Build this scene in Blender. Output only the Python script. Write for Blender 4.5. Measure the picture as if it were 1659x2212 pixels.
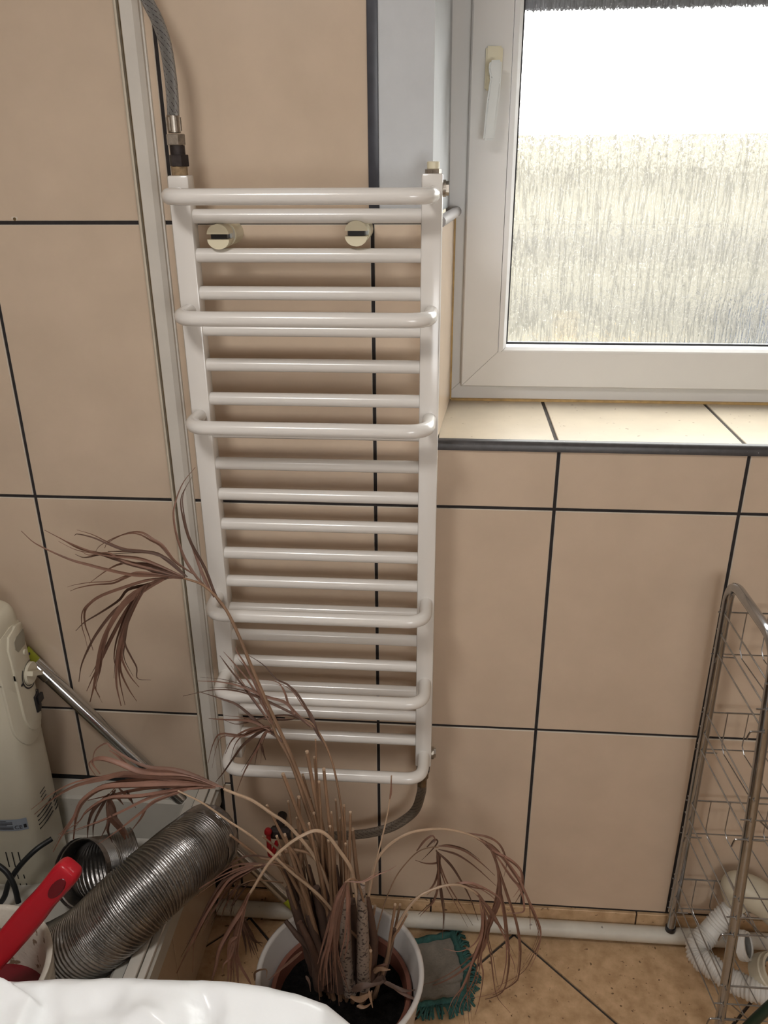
import bpy, bmesh, math, random
from mathutils import Vector, noise
random.seed(11)
S = bpy.context.scene
COL = S.collection
PI = math.pi
for _o in list(bpy.data.objects): bpy.data.objects.remove(_o)

# ------------------------------------------------------------------ camera
U = 0.335                       # wall tile pitch (m)
ROW = 1.513 * U
ZB = 0.075                      # underside of the lowest wall tiles
Z1, Z2, Z3 = ZB + ROW, ZB + 2 * ROW, ZB + 3 * ROW
FPX, IW, IH = 1765.5, 1659, 2212
CAM = Vector((0.398 * U, -4.2446 * U, Z3 + 0.2924 * U))
_yaw, _pit, _rol = -0.0823, 0.409, -0.0071
CF = Vector((math.sin(_yaw) * math.cos(_pit), math.cos(_yaw) * math.cos(_pit), -math.sin(_pit)))
_r = Vector((math.cos(_yaw), -math.sin(_yaw), 0)); _u = _r.cross(CF)
CR = _r * math.cos(_rol) + _u * math.sin(_rol)
CU = _u * math.cos(_rol) - _r * math.sin(_rol)
cd = bpy.data.cameras.new('camera'); cam = bpy.data.objects.new('camera', cd); COL.objects.link(cam)
from mathutils import Matrix
cam.matrix_world = Matrix(((CR.x, CU.x, -CF.x, CAM.x), (CR.y, CU.y, -CF.y, CAM.y), (CR.z, CU.z, -CF.z, CAM.z), (0, 0, 0, 1)))
cd.sensor_fit = 'VERTICAL'; cd.sensor_height = 36.0; cd.lens = 36.0 * FPX / IH; cd.clip_start = 0.02
S.camera = cam

def at(x, y, Y=None, Z=None):
    d = CF + CR * ((x - IW / 2) / FPX) - CU * ((y - IH / 2) / FPX)
    t = (Y - CAM.y) / d.y if Y is not None else (Z - CAM.z) / d.z
    return CAM + d * t

# ------------------------------------------------------------------ light
vs = S.view_settings
S.display_settings.display_device = 'sRGB'
vs.view_transform = 'Standard'; vs.look = 'None'; vs.exposure = 0.5; vs.gamma = 1.0; vs.use_curve_mapping = False
w = bpy.data.worlds.new('overcast_sky'); S.world = w; w.use_nodes = True
w.node_tree.nodes['Background'].inputs[0].default_value = (0.98, 0.98, 0.97, 1)
w.node_tree.nodes['Background'].inputs[1].default_value = 7.5
NX0, NX1, NZ0, NZ1, NY = 0.30, 1.06, 1.15, 1.82, -2.3      # unseen second window, added behind the camera to brighten the room
def portal(name, loc, rx, sx, sy):
    d = bpy.data.lights.new(name, 'AREA'); d.shape = 'RECTANGLE'; d.size = sx; d.size_y = sy; d.cycles.is_portal = True
    o = bpy.data.objects.new(name, d); COL.objects.link(o); o.location = loc; o.rotation_euler = (rx, 0, 0)
portal('daylight_portal', ((NX0 + NX1) / 2, NY - .06, (NZ0 + NZ1) / 2), PI / 2, NX1 - NX0, NZ1 - NZ0)
portal('daylight_portal', (0.66, 0.36, 1.65), -PI / 2, 0.90, 0.72)

S.cycles.max_bounces = 8; S.cycles.transmission_bounces = 4; S.cycles.glossy_bounces = 3; S.cycles.transparent_max_bounces = 6
S.cycles.adaptive_threshold = 0.06
FILL_LAMP = (-0.38, -1.28, 2.45)  # ceiling lamp added out of view, mainly to brighten the sack
ld = bpy.data.lights.new('fill_lamp_light', 'AREA'); ld.shape = 'DISK'; ld.size = 0.34; ld.energy = 9.5; ld.color = (1.0, 0.97, 0.94)
lo = bpy.data.objects.new('fill_lamp_light', ld); COL.objects.link(lo); lo.location = (FILL_LAMP[0], FILL_LAMP[1], FILL_LAMP[2] - .05)

# ------------------------------------------------------------------ materials
def mat(name, col, rough=0.5, metal=0.0, spec=0.5, var=0.0, vscale=8.0, vstretch=(1, 1, 1), bump=0.0, bscale=60.0, bstretch=(1, 1, 1), spots=None, coat=0.0, col2=None, trans=0.0):
    m = bpy.data.materials.new(name); m.use_nodes = True
    nt = m.node_tree; N = nt.nodes; L = nt.links
    b = N['Principled BSDF']
    b.inputs['Base Color'].default_value = (*col, 1); b.inputs['Roughness'].default_value = rough
    b.inputs['Metallic'].default_value = metal; b.inputs['Specular IOR Level'].default_value = spec
    b.inputs['Coat Weight'].default_value = coat; b.inputs['Coat Roughness'].default_value = 0.12
    tc = N.new('ShaderNodeTexCoord')
    out = None
    if var > 0 or col2:
        mp = N.new('ShaderNodeMapping'); mp.inputs['Scale'].default_value = vstretch; L.new(tc.outputs['Object'], mp.inputs[0])
        n = N.new('ShaderNodeTexNoise'); n.inputs['Scale'].default_value = vscale; n.inputs['Detail'].default_value = 5; n.inputs['Roughness'].default_value = 0.6
        L.new(mp.outputs[0], n.inputs['Vector'])
        r = N.new('ShaderNodeValToRGB'); r.color_ramp.elements[0].position = 0.3; r.color_ramp.elements[1].position = 0.7
        c2 = col2 or tuple(min(1, c * (1 + var)) for c in col)
        c1 = col if col2 else tuple(c * (1 - var) for c in col)
        r.color_ramp.elements[0].color = (*c1, 1); r.color_ramp.elements[1].color = (*c2, 1)
        L.new(n.outputs['Fac'], r.inputs[0]); out = r.outputs[0]
    if spots:
        sc, thr, scol = spots
        v = N.new('ShaderNodeTexNoise'); v.inputs['Scale'].default_value = sc; v.inputs['Detail'].default_value = 3; L.new(tc.outputs['Object'], v.inputs['Vector'])
        r = N.new('ShaderNodeValToRGB'); r.color_ramp.elements[0].position = thr; r.color_ramp.elements[1].position = thr + 0.04
        L.new(v.outputs['Fac'], r.inputs[0])
        mx = N.new('ShaderNodeMix'); mx.data_type = 'RGBA'; L.new(r.outputs[0], mx.inputs[0])
        if out: L.new(out, mx.inputs[6])
        else: mx.inputs[6].default_value = (*col, 1)
        mx.inputs[7].default_value = (*scol, 1); out = mx.outputs[2]
    if out: L.new(out, b.inputs['Base Color'])
    if bump > 0:
        mp = N.new('ShaderNodeMapping'); mp.inputs['Scale'].default_value = bstretch; L.new(tc.outputs['Object'], mp.inputs[0])
        n = N.new('ShaderNodeTexNoise'); n.inputs['Scale'].default_value = bscale; n.inputs['Detail'].default_value = 4; L.new(mp.outputs[0], n.inputs['Vector'])
        bp = N.new('ShaderNodeBump'); bp.inputs['Strength'].default_value = bump; bp.inputs['Distance'].default_value = 0.01
        L.new(n.outputs['Fac'], bp.inputs['Height']); L.new(bp.outputs[0], b.inputs['Normal'])
    if trans > 0:
        tr = N.new('ShaderNodeBsdfTranslucent'); tr.inputs[0].default_value = (*col, 1)
        ms = N.new('ShaderNodeMixShader'); ms.inputs[0].default_value = trans
        L.new(b.outputs[0], ms.inputs[1]); L.new(tr.outputs[0], ms.inputs[2]); L.new(ms.outputs[0], N['Material Output'].inputs[0])
    return m

M = {}
M['tile'] = mat('beige_glazed_tile', (0.60, 0.475, 0.36), 0.22, spec=0.45, var=0.06, vscale=7, bump=0.015, bscale=25)
M['tile_edge'] = mat('raw_tile_edge', (0.62, 0.55, 0.46), 0.8)
M['sill_tile'] = mat('beige_sill_tile', (0.56, 0.485, 0.375), 0.3, var=0.07, vscale=9, spots=(90, 0.70, (0.22, 0.15, 0.09)))
M['floor_tile'] = mat('mottled_floor_tile', (0.43, 0.275, 0.145), 0.42, col2=(0.68, 0.47, 0.28), vscale=30, spots=(75, 0.66, (0.17, 0.10, 0.05)), bump=0.05, bscale=40)
M['grout'] = mat('dark_grout', (0.022, 0.018, 0.018), 0.85, var=0.3, vscale=60)
M['fgrout'] = mat('floor_grout', (0.05, 0.042, 0.036), 0.9, var=0.3, vscale=60)
M['plaster'] = mat('white_plaster', (0.57, 0.59, 0.61), 0.6, var=0.03, vscale=20, bump=0.03, bscale=80)
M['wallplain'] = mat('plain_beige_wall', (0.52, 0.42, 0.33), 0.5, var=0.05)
M['walldark'] = mat('dimming_brown_wall', (0.20, 0.155, 0.115), 0.5, var=0.05)  # for the unseen left wall, darkened to keep the lower left corner dim
M['ceiling'] = mat('ceiling_paint', (0.78, 0.77, 0.75), 0.8)
M['trimdark'] = mat('dark_edge_profile', (0.045, 0.047, 0.06), 0.35, var=0.15, vscale=40)
M['sillprofile'] = mat('grey_edge_profile', (0.05, 0.045, 0.045), 0.38, var=0.25, vscale=60, spots=(150, 0.72, (0.45, 0.43, 0.42)))
M['revealprofile'] = mat('pale_edge_profile', (0.42, 0.40, 0.40), 0.4)
M['caulk'] = mat('yellowed_sealant', (0.50, 0.33, 0.13), 0.6, var=0.25, vscale=40)
M['upvc'] = mat('white_upvc', (0.72, 0.71, 0.69), 0.3, var=0.02, vscale=5, spots=(110, 0.76, (0.35, 0.30, 0.24)))
M['upvc_clean'] = mat('white_upvc_bead', (0.76, 0.76, 0.75), 0.3)
M['gasket'] = mat('black_gasket', (0.015, 0.015, 0.018), 0.5)
M['cream'] = mat('cream_plastic', (0.74, 0.68, 0.50), 0.4)
M['handlewhite'] = mat('handle_white_plastic', (0.66, 0.68, 0.66), 0.3)
M['enamel'] = mat('white_enamel', (0.74, 0.71, 0.67), 0.22, spec=0.5, coat=0.3)
M['chrome'] = mat('worn_chrome', (0.43, 0.45, 0.48), 0.15, 1.0, var=0.10, vscale=30)
M['steelwire'] = mat('steel_wire', (0.34, 0.34, 0.34), 0.3, 1.0, var=0.25, vscale=40)
M['steel_pole'] = mat('brushed_steel_pole', (0.54, 0.55, 0.56), 0.16, 1.0)
M['nickel'] = mat('dull_nickel', (0.42, 0.38, 0.33), 0.35, 1.0, var=0.3, vscale=120)
M['rust'] = mat('tarnished_iron', (0.035, 0.026, 0.024), 0.6, 0.4, var=0.4, vscale=90)
M['brass'] = mat('old_brass', (0.20, 0.14, 0.08), 0.45, 0.8, var=0.3, vscale=90)
M['hemp'] = mat('thread_hemp', (0.26, 0.18, 0.10), 0.9, var=0.3, vscale=150)
M['offwhite'] = mat('white_profile_plastic', (0.62, 0.58, 0.52), 0.4, var=0.05, vscale=12)
M['offedge'] = mat('cream_profile_lip', (0.56, 0.50, 0.40), 0.45, var=0.1, vscale=20)
M['grime'] = mat('brown_grimy_seal', (0.13, 0.085, 0.035), 0.8, var=0.4, vscale=60)
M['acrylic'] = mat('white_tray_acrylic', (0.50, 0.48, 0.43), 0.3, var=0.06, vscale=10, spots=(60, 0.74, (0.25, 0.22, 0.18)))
M['pipewhite'] = mat('painted_pipe', (0.60, 0.57, 0.50), 0.5, var=0.08, vscale=18, spots=(70, 0.71, (0.22, 0.20, 0.18)))
M['heater'] = mat('cream_heater_shell', (0.58, 0.54, 0.43), 0.35, var=0.03)
M['heaterdark'] = mat('heater_recess', (0.30, 0.28, 0.22), 0.5)
M['black'] = mat('black_plastic', (0.012, 0.012, 0.014), 0.35)
M['cable'] = mat('black_rubber_cable', (0.012, 0.014, 0.015), 0.45)
M['slit'] = mat('dark_slit', (0.01, 0.01, 0.01), 0.8)
M['labelgrey'] = mat('grey_rating_label', (0.28, 0.32, 0.38), 0.4)
M['ink'] = mat('black_ink', (0.02, 0.02, 0.025), 0.6)
M['redink'] = mat('red_ink', (0.50, 0.03, 0.03), 0.5)
M['whiteink'] = mat('white_ink', (0.72, 0.70, 0.64), 0.5)
M['lime'] = mat('lime_plastic', (0.42, 0.50, 0.03), 0.4)
M['alu'] = mat('aluminium_duct_foil', (0.37, 0.36, 0.35), 0.30, 1.0, var=0.35, vscale=26, bump=0.10, bscale=120)
M['tape'] = mat('silver_duct_tape', (0.38, 0.36, 0.36), 0.3, 1.0, var=0.3, vscale=30, bump=0.5, bscale=60)
M['redplastic'] = mat('red_plastic', (0.52, 0.012, 0.025), 0.3, spec=0.5)
M['redvalve'] = mat('red_valve_lever', (0.33, 0.01, 0.015), 0.4)
M['bucket'] = mat('plaster_stained_bucket', (0.66, 0.62, 0.54), 0.55, var=0.1, vscale=14, spots=(42, 0.62, (0.24, 0.18, 0.12)), bump=0.2, bscale=60)
M['bucketin'] = mat('bucket_inside', (0.56, 0.52, 0.46), 0.6, var=0.15, vscale=20)
M['redpaint'] = mat('dark_red_paint', (0.16, 0.008, 0.014), 0.35)
M['bag'] = mat('white_plastic_sack', (0.94, 0.96, 0.97), 0.28, spec=0.5, bump=0.3, bscale=18, trans=0.12)
M['potwhite'] = mat('white_planter', (0.60, 0.57, 0.54), 0.25, spec=0.5)
M['terracotta'] = mat('brown_nursery_pot', (0.20, 0.075, 0.05), 0.5, var=0.15)
M['soil'] = mat('black_soil', (0.008, 0.007, 0.0065), 0.97, var=0.6, vscale=70, bump=0.9, bscale=120, spots=(120, 0.76, (0.06, 0.05, 0.04)), spec=0.08)
M['leaf'] = mat('dead_leaf', (0.20, 0.105, 0.072), 0.55, var=0.25, vscale=25, trans=0.15)
M['leaf2'] = mat('dead_leaf_pink', (0.30, 0.16, 0.115), 0.5, var=0.22, vscale=25, trans=0.15)
M['leaf3'] = mat('dead_leaf_dark', (0.105, 0.056, 0.038), 0.6, var=0.25, vscale=25, trans=0.1)
M['stem'] = mat('dry_stem', (0.245, 0.145, 0.085), 0.55, var=0.25, vscale=40, vstretch=(1, 1, .2))
M['stempale'] = mat('pale_dry_stem', (0.44, 0.31, 0.21), 0.45, var=0.15, vscale=30)
M['sheath'] = mat('brown_leaf_sheath', (0.085, 0.05, 0.036), 0.6, var=0.45, vscale=22, vstretch=(1, 1, .3))
M['trunk'] = mat('speckled_cane', (0.26, 0.20, 0.16), 0.6, var=0.15, vscale=30, spots=(170, 0.55, (0.05, 0.035, 0.03)))
M['moppad'] = mat('grey_mop_cloth', (0.20, 0.18, 0.15), 0.9, var=0.15, vscale=50, bump=0.3, bscale=200)
M['mopteal'] = mat('teal_mop_edge', (0.028, 0.10, 0.088), 0.85, var=0.3, vscale=60, bump=0.4, bscale=180)
M['siphon'] = mat('white_waste_hose', (0.66, 0.64, 0.60), 0.4)
M['siphoncream'] = mat('cream_trap_plastic', (0.58, 0.53, 0.41), 0.4, var=0.06)
M['rubbergrey'] = mat('grey_rubber_seal', (0.16, 0.16, 0.15), 0.6)
M['darkgreen'] = mat('dark_green_plastic', (0.012, 0.03, 0.018), 0.35)
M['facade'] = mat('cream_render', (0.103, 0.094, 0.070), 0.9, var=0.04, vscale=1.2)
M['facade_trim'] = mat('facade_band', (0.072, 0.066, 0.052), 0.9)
M['ground_out'] = mat('paving_outside', (0.35, 0.33, 0.30), 0.9)
M['carblue'] = mat('blue_grey_paint', (0.008, 0.014, 0.026), 0.4)
M['yellow'] = mat('yellow_plastic', (0.17, 0.115, 0.04), 0.5)
M['shutter'] = mat('grey_shutter_slat', (0.10, 0.10, 0.12), 0.5)
M['lampglass'] = mat('fill_lamp_opal', (0.85, 0.85, 0.82), 0.4)

def glass_mat():
    m = bpy.data.materials.new('streaked_obscure_glass'); m.use_nodes = True
    nt = m.node_tree; N = nt.nodes; L = nt.links
    N.remove(N['Principled BSDF'])
    tc = N.new('ShaderNodeTexCoord')
    def nz(scale, st, det, dist=0.0):
        mp = N.new('ShaderNodeMapping'); mp.inputs['Scale'].default_value = st; L.new(tc.outputs['Object'], mp.inputs[0])
        n = N.new('ShaderNodeTexNoise'); n.inputs['Scale'].default_value = scale; n.inputs['Detail'].default_value = det
        n.inputs['Distortion'].default_value = dist; L.new(mp.outputs[0], n.inputs['Vector']); return n.outputs['Fac']
    a = nz(95, (1, 1, 0.075), 3, 0.35); b = nz(230, (1, 1, 0.35), 2)
    def mth(op, x, y, c=None):
        q = N.new('ShaderNodeMath'); q.operation = op
        for i, v in enumerate((x, y)):
            if isinstance(v, (int, float)): q.inputs[i].default_value = v
            else: L.new(v, q.inputs[i])
        return q.outputs[0]
    ridge = mth('ABSOLUTE', mth('SUBTRACT', a, 0.5), 0)
    h = mth('ADD', mth('MULTIPLY', ridge, 1.6), mth('MULTIPLY', b, 0.55))
    # refraction streaks painted into the glass colour as dark lines along the ridges
    gr = N.new('ShaderNodeValToRGB'); gr.color_ramp.elements[0].position = 0.0; gr.color_ramp.elements[0].color = (0.56, 0.56, 0.54, 1)
    gr.color_ramp.elements[1].position = 0.055; gr.color_ramp.elements[1].color = (0.96, 0.97, 0.95, 1); L.new(ridge, gr.inputs[0])
    bp = N.new('ShaderNodeBump'); bp.inputs['Strength'].default_value = 1.0; bp.inputs['Distance'].default_value = 0.0035
    L.new(h, bp.inputs['Height'])
    rf = N.new('ShaderNodeBsdfRefraction'); rf.inputs['IOR'].default_value = 1.30; rf.inputs['Roughness'].default_value = 0.04; rf.inputs['Color'].default_value = (0.95, 0.96, 0.95, 1)
    L.new(bp.outputs[0], rf.inputs['Normal']); L.new(gr.outputs[0], rf.inputs['Color'])
    gl = N.new('ShaderNodeBsdfGlossy'); gl.inputs['Roughness'].default_value = 0.12; L.new(bp.outputs[0], gl.inputs['Normal'])
    tr = N.new('ShaderNodeBsdfTransparent'); L.new(gr.outputs[0], tr.inputs[0])
    tl = N.new('ShaderNodeBsdfTranslucent'); tl.inputs[0].default_value = (0.85, 0.86, 0.84, 1); L.new(bp.outputs[0], tl.inputs['Normal'])
    def mix(f, x, y):
        q = N.new('ShaderNodeMixShader'); q.inputs[0].default_value = f; L.new(x, q.inputs[1]); L.new(y, q.inputs[2]); return q.outputs[0]
    s = mix(0.12, rf.outputs[0], tr.outputs[0])
    s = mix(0.05, s, tl.outputs[0])
    s = mix(0.05, s, gl.outputs[0])
    L.new(s, N['Material Output'].inputs[0])
    return m
M['glass'] = glass_mat()

def hose_mat(name, base, dark):
    m = mat(name, base, 0.38, 0.75)
    nt = m.node_tree; N = nt.nodes; L = nt.links; b = N['Principled BSDF']
    uv = N.new('ShaderNodeUVMap')
    def wave(rot, sc):
        mp = N.new('ShaderNodeMapping'); mp.inputs['Rotation'].default_value = (0, 0, rot); L.new(uv.outputs[0], mp.inputs[0])
        wv = N.new('ShaderNodeTexWave'); wv.inputs['Scale'].default_value = sc; L.new(mp.outputs[0], wv.inputs[0]); return wv.outputs['Fac']
    a, c = wave(0.8, 3.2), wave(-0.8, 3.2)
    mx = N.new('ShaderNodeMath'); mx.operation = 'MAXIMUM'; L.new(a, mx.inputs[0]); L.new(c, mx.inputs[1])
    bp = N.new('ShaderNodeBump'); bp.inputs['Strength'].default_value = 0.6; bp.inputs['Distance'].default_value = 0.002
    L.new(mx.outputs[0], bp.inputs['Height']); L.new(bp.outputs[0], b.inputs['Normal'])
    # the short woven tracer threads
    br = N.new('ShaderNodeTexBrick'); br.inputs['Color1'].default_value = (0, 0, 0, 1); br.inputs['Color2'].default_value = (0, 0, 0, 1)
    mp = N.new('ShaderNodeMapping'); mp.inputs['Rotation'].default_value = (0, 0, 0.45); mp.inputs['Scale'].default_value = (1.1, 0.55, 1)
    L.new(uv.outputs[0], mp.inputs[0]); L.new(mp.outputs[0], br.inputs[0])
    br.inputs['Mortar'].default_value = (1, 1, 1, 1); br.inputs['Scale'].default_value = 1.0; br.inputs['Mortar Size'].default_value = 0.035; br.inputs['Brick Width'].default_value = 30; br.inputs['Row Height'].default_value = 0.5
    n = N.new('ShaderNodeTexNoise'); n.inputs['Scale'].default_value = 3.0; L.new(uv.outputs[0], n.inputs['Vector'])
    gt = N.new('ShaderNodeMath'); gt.operation = 'GREATER_THAN'; gt.inputs[1].default_value = 0.47; L.new(n.outputs['Fac'], gt.inputs[0])
    ml = N.new('ShaderNodeMath'); ml.operation = 'MULTIPLY'; L.new(gt.outputs[0], ml.inputs[0]); L.new(br.outputs['Color'], ml.inputs[1])
    mc = N.new('ShaderNodeMix'); mc.data_type = 'RGBA'; L.new(ml.outputs[0], mc.inputs[0]); mc.inputs[6].default_value = (*base, 1); mc.inputs[7].default_value = (*dark, 1)
    L.new(mc.outputs[2], b.inputs['Base Color'])
    return m
M['braid'] = hose_mat('braided_steel_hose', (0.36, 0.36, 0.35), (0.05, 0.03, 0.04))
M['braid2'] = hose_mat('dull_braided_hose', (0.24, 0.20, 0.16), (0.03, 0.02, 0.02))

# ------------------------------------------------------------------ helpers
def root_loc(o):
    v = Vector((0, 0, 0))
    while o is not None:
        v += o.location; o = o.parent
    return v

def link(name, me, m, parent=None, kind=None):
    o = bpy.data.objects.new(name, me); COL.objects.link(o)
    if parent is not None: o.parent = parent
    if m is not None and not me.materials: me.materials.append(M[m] if isinstance(m, str) else m)
    if kind: o['kind'] = kind
    return o

def mk(name, vs_, fs, m, parent=None, smooth=False, kind=None, uvs=None, local=False, auto=None):
    off = root_loc(parent) if (parent is not None and not local) else Vector((0, 0, 0))
    me = bpy.data.meshes.new(name)
    me.from_pydata([tuple(Vector(v) - off) for v in vs_], [], fs); me.validate()
    bm = bmesh.new(); bm.from_mesh(me); bmesh.ops.recalc_face_normals(bm, faces=bm.faces); bm.to_mesh(me); bm.free()
    if smooth:
        me.polygons.foreach_set('use_smooth', [True] * len(me.polygons))
        if auto: me.set_sharp_from_angle(angle=math.radians(auto))
    if uvs:
        ul = me.uv_layers.new(name='UVMap')
        for p in me.polygons:
            for li in p.loop_indices: ul.data[li].uv = uvs[me.loops[li].vertex_index]
    me.update()
    return link(name, me, m, parent, kind)

def boxv(x0, x1, y0, y1, z0, z1):
    v = [(x0, y0, z0), (x1, y0, z0), (x1, y1, z0), (x0, y1, z0), (x0, y0, z1), (x1, y0, z1), (x1, y1, z1), (x0, y1, z1)]
    f = [(0, 3, 2, 1), (4, 5, 6, 7), (0, 1, 5, 4), (1, 2, 6, 5), (2, 3, 7, 6), (3, 0, 4, 7)]
    return v, f

def join(parts):
    V, Fc = [], []
    for v, f in parts:
        k = len(V); V += [tuple(q) for q in v]; Fc += [tuple(i + k for i in g) for g in f]
    return V, Fc

def box(name, x0, x1, y0, y1, z0, z1, m, parent=None, bevel=0.0, seg=2, kind=None, local=False):
    v, f = boxv(x0, x1, y0, y1, z0, z1)
    o = mk(name, v, f, m, parent, kind=kind, local=local)
    if bevel > 0:
        me = o.data; bm = bmesh.new(); bm.from_mesh(me)
        bmesh.ops.bevel(bm, geom=bm.edges[:], offset=bevel, segments=seg, affect='EDGES', profile=0.5)
        bm.to_mesh(me); bm.free(); me.polygons.foreach_set('use_smooth', [True] * len(me.polygons)); me.set_sharp_from_angle(angle=math.radians(35)); me.update()
    return o

def prism(poly, d0, d1, axis):
    """outline (list of 2d) extruded along axis between d0 and d1"""
    def P(a, b, d): return {'x': (d, a, b), 'y': (a, d, b), 'z': (a, b, d)}[axis]
    n = len(poly)
    v = [P(a, b, d0) for a, b in poly] + [P(a, b, d1) for a, b in poly]
    f = [tuple(range(n)), tuple(range(2 * n - 1, n - 1, -1))] + [(i, (i + 1) % n, n + (i + 1) % n, n + i) for i in range(n)]
    return v, f

def catmull(pts, n):
    pts = [Vector(p) for p in pts]
    if len(pts) == 2: return [pts[0].lerp(pts[1], i / n) for i in range(n + 1)]
    P = [pts[0] * 2 - pts[1]] + pts + [pts[-1] * 2 - pts[-2]]
    seg = len(pts) - 1; out = []
    for i in range(n + 1):
        t = i / n * seg; k = min(int(t), seg - 1); t -= k
        a, b, c, d = P[k:k + 4]
        out.append(0.5 * ((2 * b) + (c - a) * t + (2 * a - 5 * b + 4 * c - d) * t * t + (3 * b - a - 3 * c + d) * t ** 3))
    return out

def sweep(path, rad, ns=10, caps=True, flat=1.0, up0=None):
    n = len(path); T = []
    for i in range(n):
        T.append((path[min(i + 1, n - 1)] - path[max(i - 1, 0)]).normalized())
    nrm = up0 if up0 else (Vector((0, 0, 1)) if abs(T[0].z) < 0.9 else Vector((1, 0, 0)))
    nrm = (nrm - T[0] * nrm.dot(T[0])).normalized()
    V, Fc, UV = [], [], []; L = 0
    for i in range(n):
        if i:
            L += (path[i] - path[i - 1]).length
            nrm = (nrm - T[i] * nrm.dot(T[i])).normalized()
        bn = T[i].cross(nrm)
        r = rad(i / (n - 1)) if callable(rad) else (rad[i] if isinstance(rad, (list, tuple)) else rad)
        for k in range(ns):
            a = 2 * PI * k / ns
            V.append(path[i] + nrm * (r * math.cos(a)) + bn * (r * flat * math.sin(a)))
            UV.append((L / 0.01, 4 * abs(2 * k / ns - 1)))
    for i in range(n - 1):
        for k in range(ns):
            k2 = (k + 1) % ns
            Fc.append((i * ns + k, i * ns + k2, (i + 1) * ns + k2, (i + 1) * ns + k))
    if caps:
        Fc.append(tuple(range(ns - 1, -1, -1))); Fc.append(tuple((n - 1) * ns + k for k in range(ns)))
    return V, Fc, UV

def tube(name, pts, r, m, parent=None, n=24, ns=10, smooth=True, caps=True, raw=False, local=False):
    path = [Vector(p) for p in pts] if raw else catmull(pts, n)
    v, f, uv = sweep(path, r, ns, caps)
    return mk(name, v, f, m, parent, smooth, uvs=uv, auto=50 if caps else None, local=local)

def fillet(pts, r, k=6):
    """polyline with rounded corners"""
    P = [Vector(p) for p in pts]; out = [P[0]]
    for i in range(1, len(P) - 1):
        a = (P[i - 1] - P[i]).normalized(); b = (P[i + 1] - P[i]).normalized()
        p0 = P[i] + a * r; p1 = P[i] + b * r
        for j in range(k + 1):
            t = j / k; out.append(p0.lerp(P[i], t).lerp(P[i].lerp(p1, t), t))
    out.append(P[-1]); return out

def cyl(name, p0, p1, r, m, parent=None, ns=16, r1=None, bevel=0.0, local=False):
    p0, p1 = Vector(p0), Vector(p1); d = (p1 - p0); r1 = r if r1 is None else r1
    if bevel > 0:
        dn = d.normalized() * bevel
        v, f, uv = sweep([p0, p0 + dn, p1 - dn, p1], [r - bevel, r, r1, r1 - bevel], ns)
    else:
        v, f, uv = sweep([p0, p1], [r, r1], ns)
    return mk(name, v, f, m, parent, True, uvs=uv, auto=40, local=local)

def lathe(name, prof, c, m, parent=None, ns=48, axis=None, smooth=True, auto=None, local=False):
    """profile of (radius, height); axis = direction of height"""
    ax = (axis or Vector((0, 0, 1))).normalized()
    a = Vector((1, 0, 0)) if abs(ax.x) < 0.9 else Vector((0, 1, 0))
    a = (a - ax * a.dot(ax)).normalized(); b = ax.cross(a); c = Vector(c)
    V, Fc = [], []
    for r, h in prof:
        for k in range(ns):
            t = 2 * PI * k / ns
            V.append(c + ax * h + a * (r * math.cos(t)) + b * (r * math.sin(t)))
    for i in range(len(prof) - 1):
        for k in range(ns):
            k2 = (k + 1) % ns; Fc.append((i * ns + k, i * ns + k2, (i + 1) * ns + k2, (i + 1) * ns + k))
    if prof[0][0] > 1e-4 and prof[0] != prof[-1]: Fc.append(tuple(range(ns)))
    if prof[-1][0] > 1e-4 and prof[0] != prof[-1]: Fc.append(tuple((len(prof) - 1) * ns + k for k in range(ns)))
    return mk(name, V, Fc, m, parent, smooth, auto=auto or 45, local=local)

def thing(name, label, cat, loc, group=None, kind=None, rotz=0):
    o = bpy.data.objects.new(name, None); COL.objects.link(o); o.location = loc; o.rotation_euler = (0, 0, rotz)
    o.empty_display_size = 0.05; o['label'] = label; o['category'] = cat
    if group: o['group'] = group
    if kind: o['kind'] = kind
    return o

def tag(o, label, cat, group=None):
    o['label'] = label; o['category'] = cat
    if group: o['group'] = group
    return o

def struct(o, label=None):
    o['kind'] = 'structure'
    if label: o['label'] = label
    return o

# ------------------------------------------------------------------ the room
XL, XR, YN, ZC = -1.0, 1.75, -2.3, 2.45     # left wall, right wall, near wall, ceiling
WX0, WX1, WZ0, WZ1 = 0.128, 1.20, 1.205, 2.28   # window opening
G = 0.0062                                   # joint

floor = struct(box('floor', XL, XR, YN, 0.3, -0.10, -0.004, 'fgrout'), 'dark grout bed under the beige floor tiles')
ceil = struct(box('ceiling', XL - .1, XR + .1, YN - .1, 0.3, ZC, ZC + 0.1, 'ceiling'), 'plain white bathroom ceiling')
struct(box('wall_left', XL - 0.1, XL, YN, 0.3, -0.1, ZC, 'walldark'), 'unseen left wall coloured brown to dim the corner')
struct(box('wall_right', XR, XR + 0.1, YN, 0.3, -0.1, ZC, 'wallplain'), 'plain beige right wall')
nv, nf = join([boxv(XL - .1, NX0, YN - .1, YN, -.1, ZC), boxv(NX1, XR + .1, YN - .1, YN, -.1, ZC), boxv(NX0, NX1, YN - .1, YN, -.1, NZ0), boxv(NX0, NX1, YN - .1, YN, NZ1, ZC)])
struct(mk('wall_near', nv, nf, 'wallplain'), 'plain beige wall facing the window')

YG = 0.003                                   # joint bed plane of the window wall
wv, wf = join([boxv(XL, 0.094, YG, 0.34, -0.1, ZC), boxv(WX1, XR, YG, 0.34, -0.1, ZC),
               boxv(0.094, WX1, YG, 0.34, -0.1, WZ0), boxv(0.094, WX1, YG, 0.34, WZ1, ZC)])
wall = struct(mk('wall_back', wv, wf, 'grout'), 'beige tiled bathroom wall with dark joints and a window')

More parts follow.
